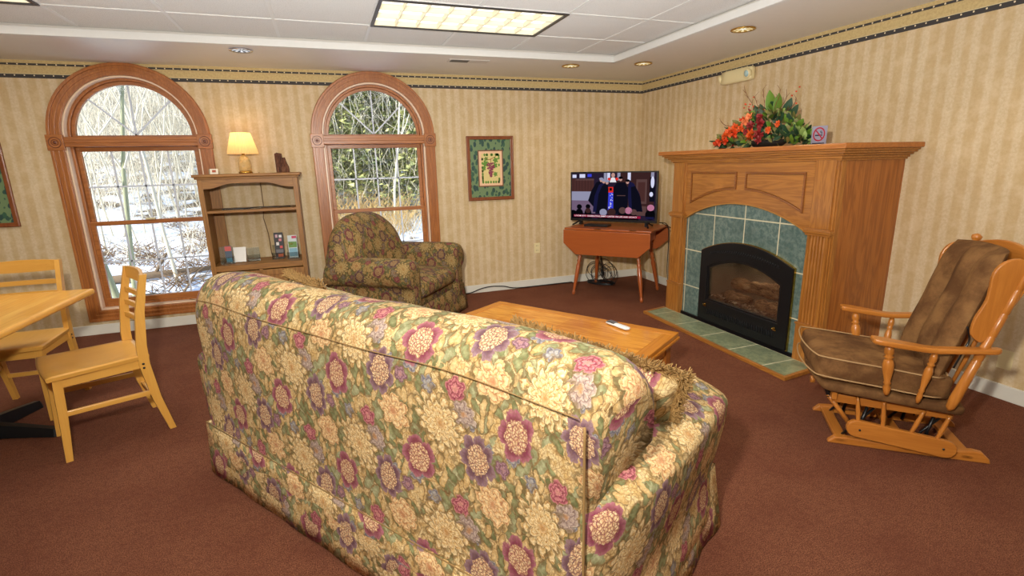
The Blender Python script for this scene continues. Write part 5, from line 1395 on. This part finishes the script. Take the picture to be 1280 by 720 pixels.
MO, MO2, MR, MY = plain('bloom_orange', srgb(212, 84, 26), .5), plain('bloom_deep_orange', srgb(206, 64, 20), .5), plain('bloom_red', srgb(140, 34, 36), .5), plain('bloom_peach', srgb(228, 130, 80), .5)
for y, z, m, R in ((.30, .10, MO, .04), (.34, .06, MO2, .035), (.26, .13, MO, .045), (.22, .16, MO, .04), (.20, .11, MO2, .04), (.27, .06, MO2, .035), (.15, .15, MO, .035), (.13, .20, MY, .045), (.10, .23, MY, .035), (.17, .215, MO2, .03), (.08, .12, MR, .035), (.03, .09, MO, .05), (-.03, .17, MR, .045), (.0, .22, MR, .035), (-.05, .10, MR, .05), (-.19, .155, MO, .026), (.38, .05, MO2, .03), (.06, .16, MR, .04), (-.06, .055, MR, .035), (-.12, .12, MO, .03)):
    bloom(y, z, -.10 - .10 * (1 - z / .3), R, m)
b = MB()
for dy, dz_, L in ((.22, .42, 1), (.12, .36, 1), (-.10, .38, 1), (.44, .20, 1), (-.16, .34, 1), (-.24, .30, 1), (.05, .40, 1), (.42, .02, 1), (.46, .01, 1)):
    y0 = dy * .3; p = spline([(-.05, y0, .12 if dz_ > .1 else .03), (-.06, y0 + (dy - y0) * .5, .1 + (dz_ - .1) * .65 if dz_ > .1 else .03), (-.06, dy * .94, dz_ * .9 + .01), (-.07, dy * 1.05, dz_ + .02)], 5); b.tube(p, .0022, 4)
    for q in p[6::3]: b.tube([q, q + Vector((rn.uniform(-.02, .02), rn.uniform(-.03, .03), .03))], .0014, 3)
obj('twig', b, plain('twig_brown', srgb(118, 72, 44), .8), t)
b = MB()
for k in range(12):
    b.rbox((-.06, rn.choice((rn.uniform(.1, .24), rn.uniform(-.26, -.14))), rn.uniform(.27, .40)), (.012,) * 3, .005, n=2)
obj('berries', b, MO2, t)
b = MB(); b.rings([[Vector((x * k - .03, y * k, z)) for x, y in [(cos(2 * PI * i / 20) * .09, sin(2 * PI * i / 20) * .15) for i in range(20)]] for k, z in ((.7, 0), (1, .03), (1.02, .055))]); obj('basket', b, plain('basket_dark', srgb(30, 24, 18), .7), t)

t = thing('no_smoking_sign', 'small grey no smoking sign with red circle standing on the mantel', 'sign', (-.47, -2.755, MZ), 0)
fs = lambda u, v, w: (-w, -u, v)
b = MB(); b.plate([rect(-.055, 0, .055, .118)], .004, fs); b.bb((-.015, -.055, 0), (.02, .055, .004)); obj('plate', b, plain('sign_grey', srgb(146, 146, 164), .4), t)
b = MB(); b.plate([disc(0, .066, .044, 28), disc(0, .066, .036, 28)], .0012, lambda u, v, w: fs(u, v, .0042 + w))
b.plate([[(-.031, .093), (-.026, .098), (.031, .039), (.026, .034)]], .0012, lambda u, v, w: fs(u, v, .0046 + w)); obj('prohibition_ring', b, plain('sign_red', srgb(170, 24, 50), .4), t)
b = MB(); b.plate([rect(-.028, .056, .012, .064)], .0008, lambda u, v, w: fs(u, v, .0042 + w)); b.plate([rect(.015, .056, .024, .064)], .0008, lambda u, v, w: fs(u, v, .0042 + w))
for x in (.014, .022): b.tube([fs(x, .067, .0048), fs(x + .003, .073, .0048), fs(x - .006, .08, .0048), fs(x - .004, .088, .0048)], .0018, 4)
b.plate([rect(-.045, .006, .045, .013)], .0008, lambda u, v, w: fs(u, v, .0042 + w)); obj('cigarette_symbol', b, plain('sign_ink', srgb(36, 36, 60), .5), t)

# emergency light on the right wall
t = thing('emergency_light', 'cream emergency light box with two round lamps high on the right wall', 'light', (-.001, -1.51, 2.09))
b = MB(); b.rbox((-.032, 0, 0), (.06, .36, .115), .02, n=4); obj('housing', b, M_cream, t)
for y, x in ((.205, -.035), (-.145, -.066)):
    d = Vector((-.6, .9, -.2)) if y > 0 else Vector((-1, .1, -.2)); d.normalize()
    b = MB(); b.lathe([(.012, -.03), (.038, -.02), (.042, .005), (.036, .008)], (x, y, -.003), d, 20); h = obj('lamp_head', b, M_cream, t)
    b = MB(); b.lathe([(.035, .004), (.02, .012), (.001, .015)], (x, y, -.003), d, 16); obj('lens', b, plain('lens_blue', srgb(190, 225, 230), .1, Metallic=.4), h)

# ------------------------------------------------------------------ ceiling fixtures
for k, (x0, x1, y0, y1) in enumerate(LIGHTS):
    t = thing('ceiling_light', ['recessed fluorescent ceiling panel with cell louvre above the room centre', 'recessed fluorescent ceiling panel cut off at the top left corner'][k], 'ceiling light', ((x0 + x1) / 2, (y0 + y1) / 2, HC))
    P = lambda nm, mb, m, p=None: obj(nm, mb, m, p or t, world=True)
    b = MB(); b.plate([rect(x0, y0, x1, y1), rect(x0 + .02, y0 + .02, x1 - .02, y1 - .02)], .012, lambda u, v, w: (u, v, HC - .012 + w)); P('frame', b, plain('dark_bronze', srgb(48, 44, 44), .4))
    b = MB(); xa, xb, ya2, yb2 = x0 + .022, x1 - .022, y0 + .022, y1 - .022
    for i in range(9): x = xa + (xb - xa) * i / 8; b.bb((x - .002, ya2, HC - .004), (x + .002, yb2, HC + .03))
    for j in range(4): y = ya2 + (yb2 - ya2) * j / 3; b.bb((xa, y - .003, HC - .004), (xb, y + .003, HC + .03))
    P('louvre', b, plain('louvre_reflector', srgb(236, 228, 200), .35))
    def panelm():
        tt = NT('light_panel'); o = tt.obj(); x = tt.sepx(o); e = tt.n('ShaderNodeEmission')
        wv = tt.noise(o, 9, 2); c = tt.mix(tt.ss(wv, .4, .6), (1, .98, .93), (1, .91, .72)); tt.put(e.inputs[0], c); e.inputs[1].default_value = 1.6
        tt.t.links.new(e.outputs[0], tt.out.inputs[0]); return tt.m
    b = MB(); b.bb((xa, ya2, HC + .028), (xb, yb2, HC + .032)); P('diffuser', b, panelm())
def downlight(label, x, y, warm):
    t = thing('downlight', label, 'downlight', (x, y, H), group='round recessed downlights in the soffit')
    b = MB(); b.lathe([(.062, -.001), (.080, -.001), (.084, -.006), (.080, -.010), (.064, -.008)], seg=28, cap=False); obj('trim_ring', b, M_brass if warm else M_chrome, t)
    b = MB(); b.lathe([(.064, -.006), (.050, -.0035), (.001, -.0025)], seg=28, cap=False)
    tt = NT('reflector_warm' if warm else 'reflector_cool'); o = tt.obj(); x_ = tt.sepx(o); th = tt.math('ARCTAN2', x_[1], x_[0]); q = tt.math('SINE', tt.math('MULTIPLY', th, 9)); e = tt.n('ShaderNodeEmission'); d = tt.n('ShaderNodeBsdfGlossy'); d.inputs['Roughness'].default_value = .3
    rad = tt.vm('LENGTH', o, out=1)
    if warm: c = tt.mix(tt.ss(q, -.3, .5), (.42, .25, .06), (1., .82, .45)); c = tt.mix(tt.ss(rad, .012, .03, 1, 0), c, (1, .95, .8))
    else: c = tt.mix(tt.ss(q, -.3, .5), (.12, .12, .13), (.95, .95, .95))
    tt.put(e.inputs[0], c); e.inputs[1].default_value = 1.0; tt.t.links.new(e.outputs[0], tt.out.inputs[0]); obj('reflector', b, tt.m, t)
downlight('unlit chrome downlight above the gap between the windows', -4.031, -.75, False)
downlight('brass downlight nearest the corner over the back wall', -1.259, -.70, True)
downlight('brass downlight in the corner of the soffit', -.632, -.951, True)
downlight('brass downlight above the fireplace mantel', -.662, -2.215, True)
for x, y, pw in ((-1.259, -.70, 9), (-.632, -.951, 9), (-.662, -2.215, 7), (-.64, -4.0, 9), (-4.031, -.75, 3)):
    lamp('downlight_beam', 'SPOT', (x, y, H - .02), pw, (1, .74, .42), .03, target=(x, y, 0), spot_size=2.4, spot_blend=.8)
t = thing('air_vent', 'small ceiling air vent with dark grille right of the right window', 'vent', (-2.25, -.70, H))
b = MB(); b.box((0, 0, -.002), (.36, .12, .004), bevel=.0015); obj('plate', b, plain('vent_white', srgb(210, 205, 198), .4), t)
b = MB(); b.box((-.08, 0, -.0045), (.16, .085, .002)); obj('opening', b, plain('vent_dark', srgb(70, 66, 62), .6), t)
b = MB()
for i in range(10): b.box((-.152 + .016 * i, 0, -.006), (.004, .085, .002))
obj('louvres', b, plain('vent_slat', srgb(120, 116, 110), .5), t)

# ------------------------------------------------------------------ glider rocker.  local x = forward, local y = -(far) ; G is the near rail front tip
gf = Vector((-.77, .636, 0)).normalized()
t = thing('glider_chair', 'golden oak glider rocker with brown suede cushions beside the fireplace', 'rocking chair', (-1.326, -3.71, 0), math.atan2(gf.y, gf.x))
# lateral l (towards the far side) maps to local y = -l
M_suede = None
def suede():
    tt = NT('brown_suede'); o = tt.obj(); n = tt.noise(o, 7, 5, .65); n2 = tt.noise(o, 180, 2)
    c = tt.mix(tt.ss(n, .35, .68), srgb(92, 62, 36), srgb(132, 96, 58)); return tt.bsdf(c, .85, bump=tt.math('ADD', n2, tt.math('MULTIPLY', n, 2.)), bstr=.25, bdist=.006, Specular_IOR_Level=.15)
M_suede = suede(); M_welt = plain('suede_welt', srgb(166, 132, 88), .8)
GL = lambda s_, l, z: Vector((s_, -l, z))
def slab_x(b, pts, l0, l1, bev=.006): b.plate([pts], l1 - l0, lambda u, v, w: (u, -(l0 + w), v), bev)
for l in (0., .35):
    lp = [(0, .0), (-.006, .012), (-.03, .036), (-.08, .040), (-.16, .036), (-.30, .034), (-.46, .034), (-.52, .046), (-.58, .056), (-.615, .05), (-.645, .02), (-.650, .0)]
    b = MB(); slab_x(b, [(x, z) for x, z in lp] , l, l + .032); obj('base_rail', b, glideroak(0), t)
    def stad(x0, z0, x1, z1, r, n=8):
        a = math.atan2(z1 - z0, x1 - x0); return [(x0 + r * cos(a + PI / 2 + PI * i / n), z0 + r * sin(a + PI / 2 + PI * i / n)) for i in range(n + 1)] + [(x1 + r * cos(a - PI / 2 + PI * i / n), z1 + r * sin(a - PI / 2 + PI * i / n)) for i in range(n + 1)]
    b = MB(); slab_x(b, stad(-.465, .058, -.108, .106, .043), l - .028, l - .004, .004); sw_ = obj('swing_rail', b, glideroak(0), t)
    b = MB()
    for x, z in ((-.12, .102), (-.455, .060)): b.lathe([(.001, 0), (.005, 0), (.005, .003), (.001, .004)], (x, -(l - .028), z), (0, 1, 0), 8)
    obj('screw', b, M_black, sw_)
    for (xt, zt), (xb, zb) in (((-.098, .262), (-.115, .115)), ((-.205, .255), (-.215, .108)), ((-.365, .232), (-.322, .098)), ((-.465, .222), (-.425, .088))):
        b = MB(); b.turned(GL(xb, l - .016, zb), GL(xt, l - .010, zt), [(0, .007), (.15, .0085), (.5, .0105), (.85, .0085), (1, .007)], 10); obj('spindle', b, glideroak(2), t)
for s_ in (-.06, -.33, -.56):
    b = MB(); b.beam(GL(s_, .0, .022), GL(s_, .38, .022), .05, .02, bevel=.003); obj('cross_member', b, glideroak(1), t)
for s_ in (-.13, -.40):
    for l in (.05, .31): b = MB(); b.tube([GL(s_, l, .03), GL(s_ - .03, l, .19)], .008, 6); b.tube([GL(s_ - .06, l, .19), GL(s_ + .06, l, .03)], .006, 6); obj('glide_link', b, M_black, t)
for l in (.02, .33):
    b = MB(); b.beam(GL(.005, l, .24), GL(-.485, l, .215), .024, .045, bevel=.004); obj('seat_frame', b, glideroak(0), t)
b = MB(); b.beam(GL(.0, -.02, .262), GL(.0, .40, .262), .024, .045, bevel=.004); obj('front_rail', b, glideroak(1), t)
# lock lever at the front
b = MB(); b.tube([GL(.045, .02, .315), GL(.02, .02, .26), GL(.015, .02, .24)], .011, 8); b.tube([GL(-.05, .03, .16), GL(-.09, .03, .10)], .010, 8); obj('lock_lever', b, M_black, t)
b = MB(); b.tube([GL(.02, .02, .25), GL(-.10, .02, .09)], .011, 8); obj('lever_bar', b, glideroak(0), t)
b = MB(); b.lathe([(.001, 0), (.024, 0), (.024, .018), (.001, .018)], GL(.05, .31, .30), (1, 0, 0), 14); b.lathe([(.001, 0), (.02, 0), (.02, .018), (.001, .018)], GL(.03, .27, .22), (1, 0, 0), 14); obj('bumper', b, glideroak(0), t)
# upholstered deck and seat cushion
tilt = Matrix.Rotation(-.10, 3, 'Y')
def curved_pad(b, L0, L1, l0, l1, z0f, z0b, th, r, puff):
    c = GL((L0 + L1) / 2, (l0 + l1) / 2, (z0f + z0b) / 2 + th / 2); ang = math.atan2(z0f - z0b, L1 - L0)
    b.rbox(c, (L1 - L0, l1 - l0, th), r, puff, 10, Matrix.Rotation(-ang, 3, 'Y'))
b = MB(); curved_pad(b, -.50, .06, -.055, .425, .290, .232, .055, .025, (.03, .0, 0)); obj('seat_deck', b, M_suede, t)
b = MB(); curved_pad(b, -.44, .088, -.050, .42, .350, .297, .118, .026, (.014, .006, .016)); sc_ = obj('seat_cushion', b, M_suede, t)
def pad_pt(s_, l, zz): return GL(s_, l, zz)
for zof in (.0, .095):
    b = MB(); f_ = lambda s_: .372 + zof + (s_ - .095) * .103
    b.tube(cspline([GL(-.40, -.052, f_(-.4)), GL(-.15, -.058, f_(-.15)), GL(.05, -.052, f_(.05)), GL(.105, -.01, f_(.1)), GL(.128, .18, f_(.12)), GL(.105, .38, f_(.1)), GL(.05, .42, f_(.05)), GL(-.2, .424, f_(-.2)), GL(-.42, .40, f_(-.42)), GL(-.44, .18, f_(-.44))], 5), .004, 5); obj('piping', b, M_welt, sc_)
# stiles, back
bk = lambda z: -.43 - (z - .28) * .265          # stile line
for l in (-.075, .42):
    b = MB(); prof = [(0, .006), (.02, .017), (.08, .021), (.2, .0195), (.33, .018), (.335, .0155), (.345, .018), (.48, .0175), (.485, .015), (.495, .0175), (.62, .0165), (.625, .0135), (.635, .0165), (.76, .016), (.765, .013), (.775, .016), (.90, .015), (.93, .013), (.94, .022), (.95, .012), (.955, .011), (.965, .020), (.985, .022), (1., .006)]
    b.turned(GL(-.425, l, .275), GL(bk(1.0), l, 1.0), prof, 14); obj('stile', b, glideroak(2), t)
    # shaped wing in front of the stile
    b = MB(); lp = [(-.462, .615), (-.448, .64), (-.452, .70), (-.478, .78), (-.482, .84), (-.485, .90), (-.515, .948), (-.565, .962), (-.60, .93), (-.605, .86), (-.58, .78), (-.545, .70), (-.52, .64), (-.49, .60)]
    slab_x(b, [(p.x, p.y) for p in cspline([(x, z, 0) for x, z in lp], 3)], l - .008, l + .012, .004); obj('wing', b, glideroak(2), t)
    # arm
    s0 = -1 if l < 0 else 1; la = -.09 if l < 0 else .45
    b = MB(); ctrl = [(-.095, 0), (-.10, -.035), (-.16, -.045), (-.30, -.028), (-.45, -.024), (-.545, -.02), (-.55, .02), (-.45, .022), (-.30, .024), (-.16, .030), (-.10, .028)]
    zarm = lambda s_: .592 - .13 * min(.22, max(0, -.10 - s_)) + .08 * max(0, -.32 - s_) - .022
    b.plate([[(p.x, p.y) for p in cspline([(x, y_, 0) for x, y_ in ctrl], 4)]], .024, lambda u, v, w: (u, -(la + v * (1 if s0 < 0 else -1)), zarm(u) + w), .007); obj('armrest', b, glideroak(0), t)
    tprof = [(0, .008), (.06, .013), (.16, .016), (.22, .011), (.25, .016), (.28, .012), (.5, .021), (.62, .023), (.70, .018), (.74, .013), (.77, .021), (.80, .013), (.84, .019), (.92, .019), (1, .012)]
    b = MB(); b.turned(GL(-.185, l - .005, .318), GL(-.165, la, zarm(-.165)), tprof, 14); obj('arm_post', b, glideroak(2), t)
    b = MB(); b.turned(GL(-.305, l - .005, .295), GL(-.335, la, zarm(-.335)), [(a, r_ * .75) for a, r_ in tprof], 12); obj('arm_spindle', b, glideroak(2), t)
b = MB(); zt = [(.42 - .495 * i / 20) for i in range(21)]
cr = [(l, .965 + .035 * sin(PI * (l + .075) / .495) + (.0)) for l in zt]; lw = [(l, .90) for l in zt[::-1]]
b.plate([[(-l, z) for l, z in cr + lw]], .02, lambda u, v, w: (bk(v) - .005 - w, u, v), .005); obj('crest_rail', b, glideroak(1), t)
for k in range(5):
    l = .02 + .076 * k; b = MB(); b.turned(GL(bk(.32) - .005, l, .32), GL(bk(.91) - .008, l, .91), [(0, .007), (.3, .010), (.6, .009), (1, .007)], 8); obj('back_spindle', b, glideroak(2), t)
# tufted back cushion with three vertical channels
b = MB(); n1, n2_ = 30, 24; g1 = []; g2 = []
for i in range(n1 + 1):
    r1 = []; r2 = []
    for j in range(n2_ + 1):
        u = -1 + 2 * i / n1; v = j / n2_; l = .172 + u * .215
        z = .40 + v * .575; e = max(0, 1 - abs(u) ** 6) * max(0, 1 - abs(2 * v - 1) ** 8)
        ch = .45 + .55 * abs(sin((u + 1) * PI * 1.5)) ** .7; tuft = min(math.exp(-((u - q) ** 2 * 40 + (v - .60) ** 2 * 90)) for q in (0,))
        tf = sum(math.exp(-((u - q) ** 2 * 60 + (v - .62) ** 2 * 160)) for q in (-.333, .333))
        th = (.035 + .060 * ch * (1 - .1 * v)) * e ** .5 - .045 * tf + .010 * mnoise.noise(Vector((u * 4, v * 5, 1))) * e
        s_ = bk(z) + .035
        wing = .05 * abs(u) ** 4
        r1.append(b.b.verts.new(GL(s_ + th + wing, l, z + .02 * (1 - u * u) * (v - .5)))); r2.append(b.b.verts.new(GL(s_ - .012 * e + wing, l, z + .02 * (1 - u * u) * (v - .5))))
    g1.append(r1); g2.append(r2)
for i in range(n1):
    for j in range(n2_):
        b._f([g1[i][j], g1[i + 1][j], g1[i + 1][j + 1], g1[i][j + 1]], True); b._f([g2[i][j], g2[i][j + 1], g2[i + 1][j + 1], g2[i + 1][j]], True)
for i in range(n1):
    for j in (0, n2_): b._f([g1[i][j], g1[i + 1][j], g2[i + 1][j], g2[i][j]], True)
for j in range(n2_):
    for i in (0, n1): b._f([g1[i][j], g1[i][j + 1], g2[i][j + 1], g2[i][j]], True)
bc = obj('back_cushion', b, M_suede, t)
b = MB()
for l in (-.062, .405): b = MB(); b.tube(spline([GL(-.44, l, .66), GL(-.46, l + .01, .60), GL(-.44, l, .54), GL(-.42, l, .47)]), .004, 5); obj('cushion_tie', b, M_black, bc)
sc.view_settings.view_transform = 'Standard'; sc.view_settings.exposure = 0.0
sc.cycles.use_denoising = True
sc.cycles.max_bounces = 8; sc.cycles.transparent_max_bounces = 12; sc.cycles.sample_clamp_indirect = 6
